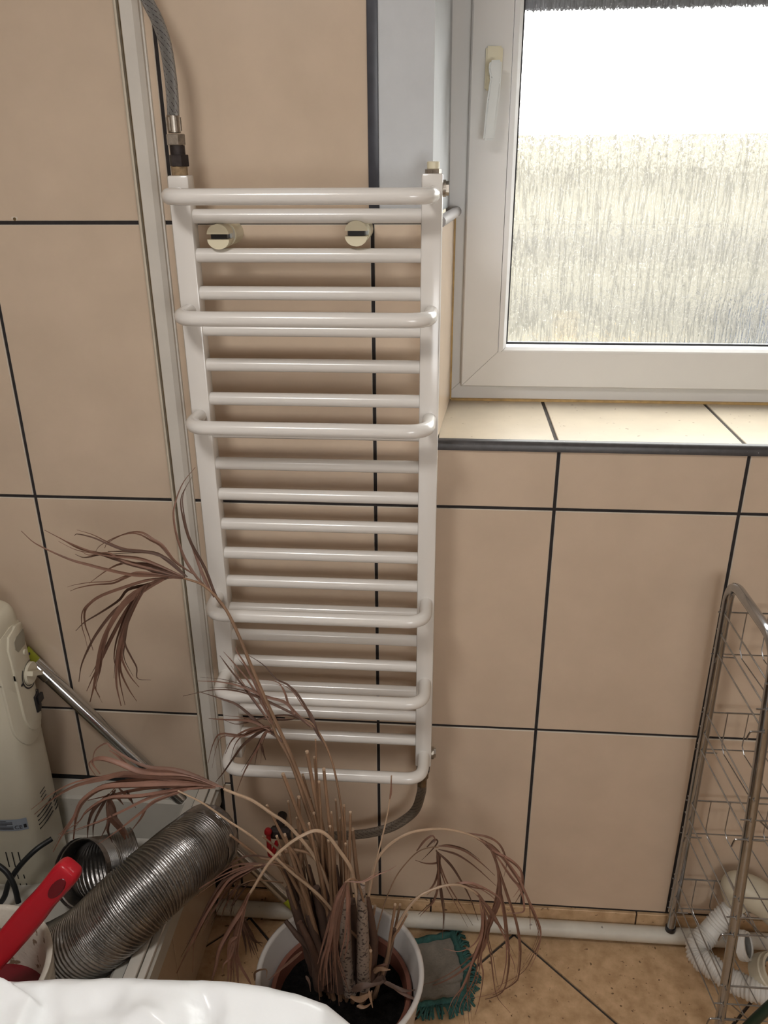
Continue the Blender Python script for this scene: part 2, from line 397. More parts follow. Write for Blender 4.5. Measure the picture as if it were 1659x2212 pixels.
def tile_mesh(poly, y_front=0.0, y_back=0.006, ch=0.0012):
    """tile on the window wall with chamfered front edge; poly is ccw seen from the room, convex or not"""
    n = len(poly); A = [Vector((p[0], p[1])) for p in poly]; inn = []
    for i in range(n):
        a = (A[i] - A[i - 1]).normalized(); b = (A[(i + 1) % n] - A[i]).normalized()
        na, nb = Vector((-a.y, a.x)), Vector((-b.y, b.x))
        k = (na + nb) / max(1e-6, 1 + na.dot(nb)); inn.append(A[i] + k * ch)
    v = [(p.x, y_front, p.y) for p in inn] + [(p.x, y_front + ch, p.y) for p in A] + [(p.x, y_back, p.y) for p in A]
    f = [tuple(range(n))] + [(i, (i + 1) % n, n + (i + 1) % n, n + i) for i in range(n)] + [(n + i, n + (i + 1) % n, 2 * n + (i + 1) % n, 2 * n + i) for i in range(n)]
    return v, f

def wall_tile(poly):
    v, f = tile_mesh(poly)
    o = mk('wall_tile', v, f, 'tile', wall)
    o.data.materials.append(M['tile_edge'])
    n = len(poly)
    for p in o.data.polygons:
        if abs(p.normal.y) < 0.9: p.material_index = 1
    return o

def rect(x0, x1, z0, z1): return [(x0, z0), (x1, z0), (x1, z1), (x0, z1)]
TRX = -0.362                                 # right edge of the shower tray rim
TRZ = 0.386                                  # top of the tray rim
h = G / 2
full = None
zr = [ZB, Z1, Z2, Z3, Z3 + ROW, ZC]
for c in range(-3, 6):
    x0, x1 = max(c * U, XL), min((c + 1) * U, XR)
    for r in range(5):
        z0, z1 = zr[r], zr[r + 1]
        a, b, p, q = x0 + h, x1 - h, z0 + h, z1 - h
        if r == 0:
            if c <= -3: wall_tile(rect(a, b, TRZ + 0.010, q)); continue
            if c == -2:
                wall_tile([(a, TRZ + 0.010), (b, TRZ + 0.010), (b, q), (a, q)])
                wall_tile(rect(TRX + 0.006, b, p, TRZ + 0.005)); continue
        if c >= 0 and r >= 2:
            if r == 2:
                if c == 0: wall_tile([(a, p), (b, p), (b, 1.203), (0.113, 1.203), (0.113, q), (a, q)])
                elif x1 < WX1 + .2: wall_tile(rect(a, b, p, 1.203))
                else: wall_tile(rect(max(a, WX1), b, p, q))
            elif x1 > WX1 + 0.1: wall_tile(rect(max(a, WX1), b, p, q))
            continue
        if b - a > U - 0.006 and r < 4 and abs(z1 - z0 - ROW) < 1e-4:
            if full is None:
                full = wall_tile(rect(0, U - G, 0, ROW - G)); full.location = (a, 0, p)
            else:
                o = full.copy(); COL.objects.link(o); o.parent = wall; o.location = (a, 0, p)
        else: wall_tile(rect(a, b, p, q))
# painted plaster beside and above the window, its dark edge profile, tiled reveal, sill
box('plaster_strip', 0.012, 0.0985, -0.001, 0.006, Z3 + 0.012, ZC, 'plaster', wall)
box('plaster_lintel', 0.0985, WX1, -0.001, 0.006, WZ1, ZC, 'plaster', wall)
box('edge_profile', -0.005, 0.012, -0.005, 0.004, Z3 + 0.003, ZC, 'trimdark', wall, bevel=0.0015)
rv = [(0.0985, -0.001, Z3 + .01), (0.126, 0.29, Z3 + .01), (0.120, 0.29, WZ1), (0.0985, -0.001, WZ1), (0.094, 0.30, Z3 + .01), (0.094, 0.30, WZ1), (0.093, 0.004, Z3 + .01), (0.093, 0.004, WZ1)]
mk('plaster_reveal', rv, [(0, 1, 2, 3), (1, 4, 5, 2), (4, 6, 7, 5), (6, 0, 3, 7), (0, 6, 4, 1), (3, 2, 5, 7)], 'plaster', wall)
rv = [(0.114, 0.0, 1.222), (0.137, 0.288, 1.222), (0.137, 0.288, Z3 - .006), (0.114, 0.0, Z3 - .006), (0.096, 0.29, 1.222), (0.096, 0.29, Z3 - .006), (0.096, 0.004, 1.222), (0.096, 0.004, Z3 - .006)]
mk('reveal_tile', rv, [(0, 1, 2, 3), (1, 4, 5, 2), (4, 6, 7, 5), (6, 0, 3, 7), (0, 6, 4, 1), (3, 2, 5, 7)], 'tile', wall)
tube('reveal_edge_profile', [(0.112, -0.002, Z3 + .001), (0.140, 0.285, Z3 + .001)], 0.0095, 'revealprofile', wall, n=2, ns=10)
box('sealant_bead', 0.131, 0.1385, 0.270, 0.282, 1.222, Z3 - 0.01, 'caulk', wall, bevel=0.002)
box('sealant_bead', 0.137, WX1, 0.272, 0.2815, 1.2185, 1.2235, 'caulk', wall, bevel=0.001)
for a, b in ((0.113, 0.331), (0.331, 0.664), (0.664, 0.999), (0.999, WX1)):
    box('sill_tile', a + 0.0035, b - 0.0035, 0.008, 0.282, 1.206, 1.2195, 'sill_tile', wall, bevel=0.001, seg=1)
box('sill_joint', 0.113, WX1, 0.010, 0.284, 1.2055, 1.2168, M['fgrout'], wall)
pr_ = [(-0.005, 1.2035), (0.010, 1.2035), (0.010, 1.2215), (0.004, 1.2215), (0.000, 1.2205), (-0.003, 1.2180), (-0.005, 1.2140)]
v, f = prism(pr_, 0.106, WX1, 'x'); mk('sill_edge_profile', v, f, 'sillprofile', wall, True, auto=60)
# skirting cut from floor tile
for a, b in ((TRX - .035, 0.12), (0.1235, 0.60), (0.6035, 1.08), (1.0835, XR)):
    box('skirting_tile', a, b, -0.004, 0.006, 0.0, ZB - 0.004, 'floor_tile', wall, bevel=0.001, seg=1)
# a drilled hole with chipped rim above the joint at far left
hp = at(31, 472, Y=-0.001)
mk('chipped_spot', [(hp.x + math.cos(k * PI / 4) * (0.0055 + 0.002 * math.sin(k * 2.3)), -0.0004, hp.z + math.sin(k * PI / 4) * (0.004 + 0.001 * math.cos(k * 1.7))) for k in range(8)], [tuple(range(8))], 'tile_edge', wall)
cyl('drilled_hole', (hp.x, -0.0008, hp.z - .001), (hp.x, 0.004, hp.z - .001), 0.0028, 'grime', wall, 10)

# floor tiles laid on the diagonal
FT = 0.45; VX, VY = 0.320, -0.021
e1 = Vector((1, 1, 0)).normalized(); e2 = Vector((1, -1, 0)).normalized()
hf = FT / 2 - 0.0035
fv = [(-hf + .001, -hf + .001, 0), (hf - .001, -hf + .001, 0), (hf - .001, hf - .001, 0), (-hf + .001, hf - .001, 0), (-hf, -hf, -.0015), (hf, -hf, -.0015), (hf, hf, -.0015), (-hf, hf, -.0015),
      (-hf, -hf, -.006), (hf, -hf, -.006), (hf, hf, -.006), (-hf, hf, -.006)]
ff = [(0, 1, 2, 3)] + [(i, (i + 1) % 4, 4 + (i + 1) % 4, 4 + i) for i in range(4)] + [(4 + i, 4 + (i + 1) % 4, 8 + (i + 1) % 4, 8 + i) for i in range(4)]
for i in range(-6, 6):
    for j in range(-4, 8):
        c = Vector((VX, VY, 0)) + e1 * ((i + .5) * FT) + e2 * ((j + .5) * FT)
        if not (XL - .2 < c.x < XR + .2 and YN - .2 < c.y < 0.25): continue
        # clip the rotated square to the room
        poly = [c + e1 * (sx * hf) + e2 * (sy * hf) for sx, sy in ((-1, -1), (1, -1), (1, 1), (-1, 1))]
        for ax, lim, sg in ((0, XL, 1), (0, XR, -1), (1, YN, 1), (1, 0.0, -1)):
            out = []
            for k in range(len(poly)):
                a, b = poly[k - 1], poly[k]; da, db = (a[ax] - lim) * sg, (b[ax] - lim) * sg
                if da * db < 0: out.append(a.lerp(b, da / (da - db)))
                if db >= 0: out.append(b)
            poly = out
            if len(poly) < 3: break
        if len(poly) < 3: continue
        v, f = prism([(p.x, p.y) for p in poly], -0.006, 0.0, 'z')
        mk('floor_tile', v, f, 'floor_tile', floor)

# ------------------------------------------------------------------ window
win = bpy.data.objects.new('window_1', None); COL.objects.link(win); win.location = (0.66, 0.28, 1.22)
struct(win, 'white plastic window with streaked obscure glass')
def mitre_frame(name, x0, x1, z0, z1, wd, y0, y1, m, parent, prof=None, gap=0.0004):
    """four mitred bars; prof: list of (inset, y) cross-section from the outer edge inward"""
    prof = prof or [(0, y1), (0, y0), (wd, y0), (wd, y1)]
    C4 = [(x0, z0, 1, 1), (x1, z0, -1, 1), (x1, z1, -1, -1), (x0, z1, 1, -1)]
    first = None
    for k in range(4):
        ax, az, asx, asz = C4[k]; bx, bz, bsx, bsz = C4[(k + 1) % 4]
        d = Vector((bx - ax, bz - az)).normalized() * gap
        A = [(ax + asx * i + d.x, y, az + asz * i + d.y) for i, y in prof]; B = [(bx + bsx * i - d.x, y, bz + bsz * i - d.y) for i, y in prof]
        n = len(prof); f = [tuple(range(n)), tuple(range(2 * n - 1, n - 1, -1))] + [(i, (i + 1) % n, n + (i + 1) % n, n + i) for i in range(n)]
        mk(name, A + B, f, m, parent)
fx0, fx1, fz0, fz1 = 0.118, WX1, 1.2195, WZ1
mitre_frame('frame_bar', fx0, fx1, fz0, fz1, 0.06, 0.280, 0.335, 'upvc', win)
sx0, sx1, sz0, sz1 = 0.1575, WX1 - 0.028, 1.2525, WZ1 - 0.03
sash = bpy.data.objects.new('sash', None); COL.objects.link(sash); sash.parent = win
mitre_frame('sash_bar', sx0, sx1, sz0, sz1, 0.075, 0.262, 0.33, 'upvc', sash, prof=[(0, 0.33), (0, 0.265), (0.0025, 0.262), (0.0735, 0.262), (0.0735, 0.33)])
mitre_frame('glazing_bead', sx0 + .0745, sx1 - .0745, sz0 + .0675, sz1 - .0745, 0.0, 0.262, 0.3, 'upvc_clean', sash, prof=[(0, 0.30), (0, 0.2625), (0.0095, 0.2625), (0.0155, 0.268), (0.0165, 0.30)])
mitre_frame('gasket', sx0 + .0905, sx1 - .0905, sz0 + .0835, sz1 - .0905, 0.0, 0, 0, 'gasket', sash, prof=[(0, 0.306), (0, 0.292), (0.004, 0.294), (0.004, 0.306)])
gx0, gx1, gz0, gz1 = sx0 + .090, sx1 - .090, sz0 + .083, sz1 - .090
mk('glass_pane', [(gx0, 0.302, gz0), (gx1, 0.302, gz0), (gx1, 0.302, gz1), (gx0, 0.302, gz1)], [(0, 1, 2, 3)], 'glass', sash)
# handle
hd = bpy.data.objects.new('window_handle', None); COL.objects.link(hd); hd.parent = sash
hd['label'] = 'cream backplate and white lever of the window handle'
def slab(name, pts, y0, y1, m, parent, bev=0.002):
    v, f = prism(pts, y0, y1, 'y'); o = mk(name, v, f, m, parent)
    bm = bmesh.new(); bm.from_mesh(o.data); bmesh.ops.bevel(bm, geom=[e for e in bm.edges], offset=bev, segments=2, affect='EDGES'); bm.to_mesh(o.data); bm.free()
    o.data.polygons.foreach_set('use_smooth', [True] * len(o.data.polygons)); o.data.set_sharp_from_angle(angle=math.radians(40)); return o
a, b, c, d = at(1050, 100, Y=.26), at(1087, 100, Y=.26), at(1081, 196, Y=.26), at(1046, 196, Y=.26)
slab('backplate', [(a.x, a.z), (b.x, b.z), (c.x, c.z), (d.x, d.z)], 0.252, 0.264, 'cream', sash if False else hd, 0.003)
L1 = [at(*p, Y=.222) for p in ((1058, 131), (1084, 130), (1082, 180), (1067, 303), (1043, 303), (1052, 215), (1059, 168), (1055, 150))]
slab('lever', [(p.x, p.z) for p in L1], 0.213, 0.232, 'handlewhite', hd, 0.003)
cyl('spindle_neck', ((L1[0].x + L1[1].x) / 2, 0.232, L1[0].z - .014), ((L1[0].x + L1[1].x) / 2, 0.254, L1[0].z - .014), 0.011, 'cream', hd)
# what stands outside
out_g = struct(box('ground_outside', -8, 14, 0.5, 20, -3.2, -3.0, 'ground_out'), 'paving outside the window')
nb = thing('neighbour_building', 'cream rendered neighbouring house wall behind the obscure glass', 'building', (1.5, 5.2, -3.0))
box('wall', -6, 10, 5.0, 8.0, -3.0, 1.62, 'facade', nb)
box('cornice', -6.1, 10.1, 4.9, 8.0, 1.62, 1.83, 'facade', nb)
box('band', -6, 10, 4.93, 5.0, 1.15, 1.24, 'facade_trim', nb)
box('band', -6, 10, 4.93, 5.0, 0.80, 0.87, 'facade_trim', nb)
vn = thing('blue_container', 'blue grey blurred shape outside at the lower right of the glass', 'container', (2.75, 4.2, -3.0))
box('body', 1.92, 3.6, 3.9, 4.6, -3.0, 0.74, 'carblue', vn, bevel=0.12)
box('lid', 2.05, 3.55, 3.95, 4.55, 0.74, 0.92, 'carblue', vn, bevel=0.08)
yc = thing('yellow_bin', 'small yellow blurred patch outside low behind the glass', 'bin', (0.92, 4.5, -3.0))
box('body', 0.86, 1.02, 4.4, 4.56, -3.0, 0.66, 'yellow', yc, bevel=0.02)
box('lid', 0.85, 1.03, 4.39, 4.57, 0.66, 0.69, 'yellow', yc, bevel=0.01)
sh = thing('roller_shutter', 'grey roller shutter slats hanging outside at the top of the window', 'shutter', (0.66, 0.40, 1.95))
for k in range(9): box('shutter_slat', 0.11, WX1 + .02, 0.398, 0.41, 1.945 + k * 0.04, 1.9835 + k * 0.04, 'shutter', sh, bevel=0.003, seg=1)

w2 = bpy.data.objects.new('fill_window', None); COL.objects.link(w2); w2.location = ((NX0 + NX1) / 2, YN, NZ0); struct(w2, 'open white window frame added out of view behind the camera for fill light')
mitre_frame('frame_bar', NX0, NX1, NZ0, NZ1, 0.05, YN - .09, YN - .03, 'upvc_clean', w2)

lamp = thing('fill_lamp', 'round opal ceiling lamp added out of view to brighten the sack', 'lamp', FILL_LAMP)
lathe('fill_lamp_shade', [(0.0001, -0.0), (0.19, -0.0), (0.19, -0.03), (0.175, -0.038), (0.0001, -0.04)], FILL_LAMP, 'lampglass', lamp)

# ------------------------------------------------------------------ towel radiator
YP0, YP1, YB, YU = -0.092, -0.060, -0.076, -0.161
XLp, XRp = (-0.3085, -0.2755), (0.084, 0.1165)
rad = thing('towel_radiator', 'white ladder towel radiator with protruding rails on the tiled wall', 'radiator', (-0.096, -0.076, 0.54))
box('post', *XLp, YP0, YP1, 0.548, 1.6705, 'enamel', rad, bevel=0.003)
box('post', *XRp, YP0, YP1, 0.548, 1.6715, 'enamel', rad, bevel=0.003)
PZ = 0.0592
for k in range(18):
    z = 1.6105 - k * PZ
    tube('crossbar', [(XLp[1] - .004, YB - .002, z), (XRp[0] + .004, YB - .002, z)], 0.0112, 'enamel', rad, n=1, ns=16)
for k in (0, 1, 2, 4, 5, 6):
    z = 1.6425 - k * 3 * PZ
    xa, xb = (XLp[0] + XLp[1]) / 2 - .002, (XRp[0] + XRp[1]) / 2 + .001
    p = fillet([(xa, YP0 + .004, z), (xa, YU, z), (xb, YU, z), (xb, YP0 + .004, z)], 0.036, 9)
    tube('rail', p, 0.0118, 'enamel', rad, raw=True, ns=16)
# plugs on the right post, air vent on top
cyl('vent_plug', (0.101, YB, 1.670), (0.101, YB, 1.677), 0.0125, 'nickel', rad, 8)
cyl('vent_plug', (0.101, YB, 1.677), (0.101, YB, 1.688), 0.0095, 'cream', rad, 14, bevel=0.001)
for z in (1.650, 0.572):
    q = cyl('end_plug', (0.116, YB, z), (0.121, YB, z), 0.0125, 'nickel', rad, 16)
    cyl('hexagon', (0.121, YB, z), (0.1255, YB, z), 0.0105, 'nickel', q, 6)
# wall brackets
for px, py, nm in ((473, 511, 0), (770, 504, 1)):
    c = at(px, py, Y=-0.088); bx, bz = c.x, c.z
    br = bpy.data.objects.new('wall_bracket', None); COL.objects.link(br); br.parent = rad
    br['label'] = 'cream plastic clamp bracket'
    cyl('bracket_stem', (bx, 0.0, bz), (bx, -0.05, bz), 0.0185, 'cream', br, 20)
    cyl('bracket_collar', (bx, -0.034, bz), (bx, -0.07, bz), 0.0165, 'handlewhite', br, 20)
    for sg in (1, -1):
        arc = [(bx + 0.0175 * math.cos(t), bz + sg * (0.0040 + 0.0150 * math.sin(t))) for t in [PI * k / 12 for k in range(13)]]
        if sg < 0: arc = arc[::-1]
        v, f = prism(arc, -0.095, -0.064, 'y'); mk('clamp_jaw', v, f, 'cream', br, True, auto=35)
    box('clamp_slot', bx - .013, bx + .013, -0.088, -0.07, bz - .0035, bz + .0035, 'black', br)

# ------------------------------------------------------------------ upper supply hose
hu = thing('braided_hose', 'braided steel hose rising from the top left of the towel radiator', 'hose', (-0.293, YB, 1.6705))
cx = -0.2925
cyl('thread', (cx, YB, 1.669), (cx, YB, 1.684), 0.0125, 'hemp', hu, 16)
cyl('reducer', (cx + .001, YB, 1.683), (cx + .001, YB, 1.700), 0.0150, 'rust', hu, 6, bevel=0.001)
cyl('reducer', (cx, YB, 1.699), (cx, YB, 1.716), 0.0115, 'rust', hu, 16)
cyl('hex_nut', (cx - .001, YB, 1.713), (cx - .001, YB, 1.729), 0.0145, 'nickel', hu, 6, bevel=0.001)
fer = cyl('ferrule', (cx - .002, YB, 1.730), (cx - .002, YB, 1.755), 0.0098, 'nickel', hu, 20, bevel=0.001)
for k in range(6):
    t = k * PI / 3 + .2
    tube('crimp', [(cx - .002 + .0096 * math.cos(t), YB + .0096 * math.sin(t), 1.733), (cx - .002 + .0096 * math.cos(t), YB + .0096 * math.sin(t), 1.752)], 0.0022, 'nickel', fer, n=1, ns=6)
tube('hose', [(cx - .002, YB, 1.752), at(374, 240, Y=YB), at(370, 180, Y=YB), at(358, 100, Y=YB), at(340, 45, Y=YB), at(318, 0, Y=YB), at(296, -60, Y=-.06), at(285, -170, Y=-.04), at(280, -330, Y=-.02)], 0.0092, 'braid', hu, n=60, ns=16)

# ------------------------------------------------------------------ lower hose and valve
hl = thing('braided_return_hose', 'dull braided hose curving from the radiator bottom to a red valve', 'hose', (0.098, YB, 0.54))
cyl('thread', (0.1, YB, 0.549), (0.1, YB, 0.541), 0.013, 'rust', hl, 16)
cyl('reducer', (0.1, YB, 0.542), (0.0995, YB, 0.522), 0.0135, 'rust', hl, 6)
cyl('hex_nut', (0.0995, YB, 0.524), (0.099, YB, 0.506), 0.012, 'brass', hl, 6)
cyl('ferrule', (0.099, YB, 0.507), (0.098, YB - .001, 0.487), 0.0095, 'brass', hl, 16)
vb = at(628, 1800, Y=-.058)
tube('hose', [(0.098, YB, 0.490), at(910, 1712, Y=-.073), at(898, 1748, Y=-.07), at(872, 1772, Y=-.066), at(836, 1790, Y=-.062), at(780, 1802, Y=-.06), at(700, 1806, Y=-.058), vb], 0.0098, 'braid2', hl, n=50, ns=16)
va = thing('shutoff_valve', 'dark shutoff valve with a red lever on the wall behind the palm', 'valve', (vb.x - .02, -.05, vb.z))
cyl('valve_body', (vb.x + .002, -.058, vb.z), (vb.x - .045, -.052, vb.z - .006), 0.014, 'rust', va, 8, bevel=0.002)
cyl('valve_stub', (vb.x - .03, -.052, vb.z - .004), (vb.x - .03, 0.0, vb.z - .004), 0.011, 'rust', va, 12)
l0, l1 = at(585, 1850, Y=-.07), at(579, 1797, Y=-.07)
tube('lever', [(vb.x - .03, -.066, vb.z - .02), l0, l1], 0.0055, 'redvalve', va, n=8, ns=10)
lathe('lever_knob', [(0.0001, -0.009), (0.006, -0.0075), (0.0085, -0.003), (0.0085, 0.003), (0.006, 0.0075), (0.0001, 0.009)], l1, 'redvalve', va, ns=14)

# ------------------------------------------------------------------ shower profile on the wall, tray, track
sp = thing('shower_wall_profile', 'white vertical shower screen profile with a grimy seal on the wall', 'profile', (-0.372, -0.01, TRZ + .01))
v, f = prism([(-0.3795, 0.0), (-0.3795, -0.019), (-0.378, -0.021), (-0.3585, -0.0215), (-0.352, -0.013), (-0.352, 0.0)], TRZ + .008, ZC, 'z'); mk('channel', v, f, 'offwhite', sp)
v, f = prism([(-0.391, 0.0), (-0.391, -0.013), (-0.3885, -0.015), (-0.3855, -0.015), (-0.3845, 0.0)], TRZ + .008, ZC, 'z'); mk('lip', v, f, 'offedge', sp)
v, f = prism([(-0.385, 0.0), (-0.385, -0.008), (-0.3795, -0.010), (-0.3795, 0.0)], TRZ + .01, ZC, 'z'); mk('seal', v, f, 'grime', sp)
v, f = prism([(-0.352, 0.0), (-0.352, -0.006), (-0.3495, -0.005), (-0.349, 0.0)], TRZ + .01, ZC, 'z'); mk('wall_flange', v, f, 'offwhite', sp)

tray = thing('shower_tray', 'raised white shower tray on a tiled plinth at left', 'shower tray', (-0.68, -0.38, 0.0))
TY = -0.72; BZ = 0.275
xi0, xi1, yi0, yi1 = XL + 0.05, TRX - 0.065, TY + 0.06, -0.05
vv, ff2 = [], []
for (xa, xb, ya, yb, z) in ((XL, TRX, TY, -0.001, TRZ - 0.045), (XL, TRX, TY, -0.001, TRZ - 0.006), (XL + .004, TRX - .006, TY + .006, -0.001, TRZ), (xi0, xi1, yi0, yi1, TRZ - .002), (xi0 + .006, xi1 - .006, yi0 + .006, yi1 - .006, TRZ - .008), (xi0 + .02, xi1 - .02, yi0 + .02, yi1 - .02, BZ + .012), (xi0 + .035, xi1 - .035, yi0 + .035, yi1 - .035, BZ)):
    vv += [(xa, ya, z), (xb, ya, z), (xb, yb, z), (xa, yb, z)]
for i in range(6): ff2 += [(i * 4 + k, i * 4 + (k + 1) % 4, (i + 1) * 4 + (k + 1) % 4, (i + 1) * 4 + k) for k in range(4)]
ff2.append((24, 25, 26, 27))
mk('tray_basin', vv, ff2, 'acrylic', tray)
box('plinth', XL, TRX - .046, TY + .01, -0.001, 0.0, BZ - .004, M['grout'], tray)
ya = [-0.003, -0.2765, -0.28, -0.55, -0.5535, TY + .008]
for k in range(3):
    box('plinth_tile', TRX - .046, TRX - .037, ya[2 * k + 1], ya[2 * k], 0.004, TRZ - .047, 'tile', tray, bevel=0.001, seg=1)
for a, b in ((XL + .003, -0.73), (-0.726, TRX - .037)):
    box('plinth_tile', a, b, TY + .001, TY + .01, 0.004, TRZ - .047, 'tile', tray, bevel=0.001, seg=1)
box('wall_joint', XL, TRX + .004, -0.0015, 0.0025, TRZ - .002, TRZ + .0085, 'slit', tray)

tk = thing('shower_track', 'white bottom track of the shower screen along the tray rim', 'track', (-0.385, -0.36, TRZ))
box('track_bar', -0.402, -0.381, TY + .02, -0.012, TRZ, TRZ + 0.013, 'offwhite', tk, bevel=0.0015)
box('track_bar', -0.379, -0.366, TY + .02, -0.020, TRZ, TRZ + 0.008, 'offwhite', tk, bevel=0.0015)
box('track_seal', -0.406, -0.402, TY + .02, -0.016, TRZ, TRZ + 0.004, 'slit', tk)

# white pipe boxed along the skirting
pp = thing('skirting_pipe', 'white painted pipe running along the foot of the tiled wall', 'pipe', (0.6, -0.022, 0.027))
tube('pipe', [(TRX - .03, -0.0215, 0.029), (0.4, -0.0215, 0.029), (XR - .002, -0.0215, 0.029)], 0.0185, 'pipewhite', pp, n=10, ns=16)
box('pipe_bedding', TRX - .03, XR - .002, -0.020, -0.005, 0.0, 0.014, 'grout', pp)

# ------------------------------------------------------------------ oil heater in the tray
HX, HY = -0.812, -0.142          # its control end faces the right of the room
ht = thing('electric_heater', 'cream electric heater with knob and black rocker switch standing in the tray', 'heater', (HX, HY, BZ), rotz=PI / 2)
HW, HD, HH, HE = 0.066, 0.122, 0.632, 4.2
def sup(a, n=HE):
    c, s = math.cos(a), math.sin(a)
    return (math.copysign(abs(c) ** (2 / n), c), math.copysign(abs(s) ** (2 / n), s))
V, Fc = [], []; NS = 64
lev = [(0.0, .97), (0.01, 1.0), (0.25, 1.0), (0.45, .99), (0.585, .975), (0.606, .965), (0.618, .945), (0.626, .91), (0.631, .86), (0.632, .80)]
for z, s in lev:
    for k in range(NS):
        x, y = sup(2 * PI * k / NS); V.append((x * HW * s, y * HD * s - (1 - s) * .02, z))
for i in range(len(lev) - 1):
    for k in range(NS): k2 = (k + 1) % NS; Fc.append((i * NS + k, i * NS + k2, (i + 1) * NS + k2, (i + 1) * NS + k))
Fc.append(tuple(range(NS))); Fc.append(tuple((len(lev) - 1) * NS + k for k in range(NS)))
mk('shell', V, Fc, 'heater', ht, True, local=True, auto=40)
def lsc(z):
    for (za, sa), (zb, sb) in zip(lev, lev[1:]):
        if z <= zb: return sa + (sb - sa) * (z - za) / (zb - za)
    return lev[-1][1]
def fy(x, z):   # control end of the shell
    s = lsc(z); u_ = min(.999, abs(x) / (HW * s)); return -HD * s * (1 - u_ ** HE) ** (1 / HE) - (1 - s) * .02
def fx(y, z):   # long side of the shell that carries the label
    s = lsc(z); u_ = min(.999, abs(y + (1 - s) * .02) / (HD * s)); return -HW * s * (1 - u_ ** HE) ** (1 / HE)
def conform(name, outline, off, m, parent, thick=0.004):
    n = len(outline)
    cx_, cz_ = sum(p[0] for p in outline) / n, sum(p[1] for p in outline) / n
    rings = []
    for s, o_ in ((1.0, 0.002), (1.0, -off + .001), (0.97, -off), (0.66, -off), (0.33, -off)):
        rings.append([(cx_ + (p[0] - cx_) * s, fy(cx_ + (p[0] - cx_) * s, cz_ + (p[1] - cz_) * s) + o_, cz_ + (p[1] - cz_) * s) for p in outline])
    V = [q for r in rings for q in r] + [(cx_, fy(cx_, cz_) - off, cz_)]
    F_ = []
    for i in range(4): F_ += [(i * n + k, i * n + (k + 1) % n, (i + 1) * n + (k + 1) % n, (i + 1) * n + k) for k in range(n)]
    F_ += [(4 * n + k, 4 * n + (k + 1) % n, 5 * n) for k in range(n)]
    return mk(name, V, F_, m, parent, True, local=True, auto=30)
def upanel(xa, xb, ztop, zbot, k=14, e=2.0):
    r = (xb - xa) / 2; cxp = (xa + xb) / 2; zz = zbot + r * e
    pts = [(xa, ztop - .03), (xa, ztop - .10), (xa, (ztop + zz) / 2)]
    for i in range(k + 1):
        t = PI + PI * i / k; pts.append((cxp + r * math.cos(t), zz + r * e * math.sin(t)))
    pts += [(xb, (ztop + zz) / 2), (xb, ztop - .10), (xb, ztop - .03), (xb - .01, ztop - .008), (cxp, ztop), (xa + .01, ztop - .008)]
    return pts
conform('panel_surround', upanel(-.050, .056, .600, .335, e=1.3), .004, 'heater', ht)
pan = conform('control_panel', upanel(-.024, .053, .596, .358, e=1.6), .008, 'heater', ht)
def fpt(x, z, off): return Vector((x, fy(x, z) - off, z))
conform('grip_slot', [(-.006, .556), (.002, .545), (.030, .545), (.046, .556), (.047, .572), (.036, .578), (.004, .578), (-.005, .572)], .0088, 'heaterdark', pan)
cyl('indicator_lamp', fpt(.022, .533, .006), fpt(.022, .533, .011), .0055, 'heater', pan, 16, local=True)
kc = (.024, .483)
def arcmesh(nm, rr0, rr1, a0, a1, off, m, par):
    V = []; K = 36
    for i in range(K + 1):
        t = a0 + (a1 - a0) * i / K
        for rr in (rr0, rr1): V.append(tuple(fpt(kc[0] + rr * math.cos(t), kc[1] + rr * math.sin(t), off)))
    mk(nm, V, [(2 * i, 2 * i + 1, 2 * i + 3, 2 * i + 2) for i in range(K)], m, par, local=True)
arcmesh('scale_ring', .0285, .0315, 2.4, 5.7, .0088, 'ink', pan)
arcmesh('scale_ring', .0245, .0258, 0, 2 * PI, .0088, 'ink', pan)
kn = cyl('knob', fpt(*kc, .007), fpt(*kc, .0135), .0228, 'heater', pan, 28, bevel=.0015, local=True)
k0 = fpt(*kc, .0); v, f = boxv(k0.x - .021, k0.x + .021, k0.y - .025, k0.y - .012, k0.z - .0045, k0.z + .0045)
v = [(k0.x + (q[0] - k0.x) * .85 - (q[2] - k0.z) * -.5, q[1], k0.z + (q[2] - k0.z) * .87 - (q[0] - k0.x) * .5) for q in v]
mk('knob_bar', v, f, 'heater', kn, local=True)
for (x, z) in ((.043, .514), (-.010, .478)):
    p = fpt(x, z, .0088); v, f = boxv(p.x - .0035, p.x + .0035, p.y - .0004, p.y + .002, p.z - .002, p.z + .002); mk('scale_mark', v, f, 'ink', pan, local=True)
sw = conform('rocker_switch', [(.018, .428), (.018, .391), (.030, .388), (.046, .390), (.047, .428), (.034, .430)], .0120, 'black', pan)
p = fpt(.033, .416, .012); v, f = boxv(p.x - .010, p.x + .010, p.y - .004, p.y + .001, p.z - .008, p.z + .008); mk('rocker', v, f, 'black', sw, local=True)
for pts in (((.030, .431), (.034, .437), (.040, .432)), ((.032, .387), (.036, .382), (.042, .387))):
    tube('switch_mark', [fpt(x, z, .0088) for x, z in pts], .0006, 'ink', pan, n=6, ns=4, local=True)
# red no-cover disc on top
lathe('warning_disc', [(0.0001, 0), (0.0165, 0), (0.0165, .0006), (0.0001, .0006)], (-.008, -.078, .6318), 'redink', ht, 24, local=True, smooth=False)
lathe('warning_field', [(0.0001, 0), (0.0125, 0), (0.0125, .0006), (0.0001, .0006)], (-.008, -.078, .6322), 'whiteink', ht, 24, local=True, smooth=False)
for q in (((-.017, -.087), (.001, -.069)), ((-.012, -.084), (-.004, -.084)), ((-.012, -.076), (-.002, -.078)), ((-.014, -.072), (-.003, -.072))):
    tube('warning_print', [(q[0][0], q[0][1], .6329), (q[1][0], q[1][1], .6329)], .0010, 'redink', ht, n=1, ns=4, local=True)
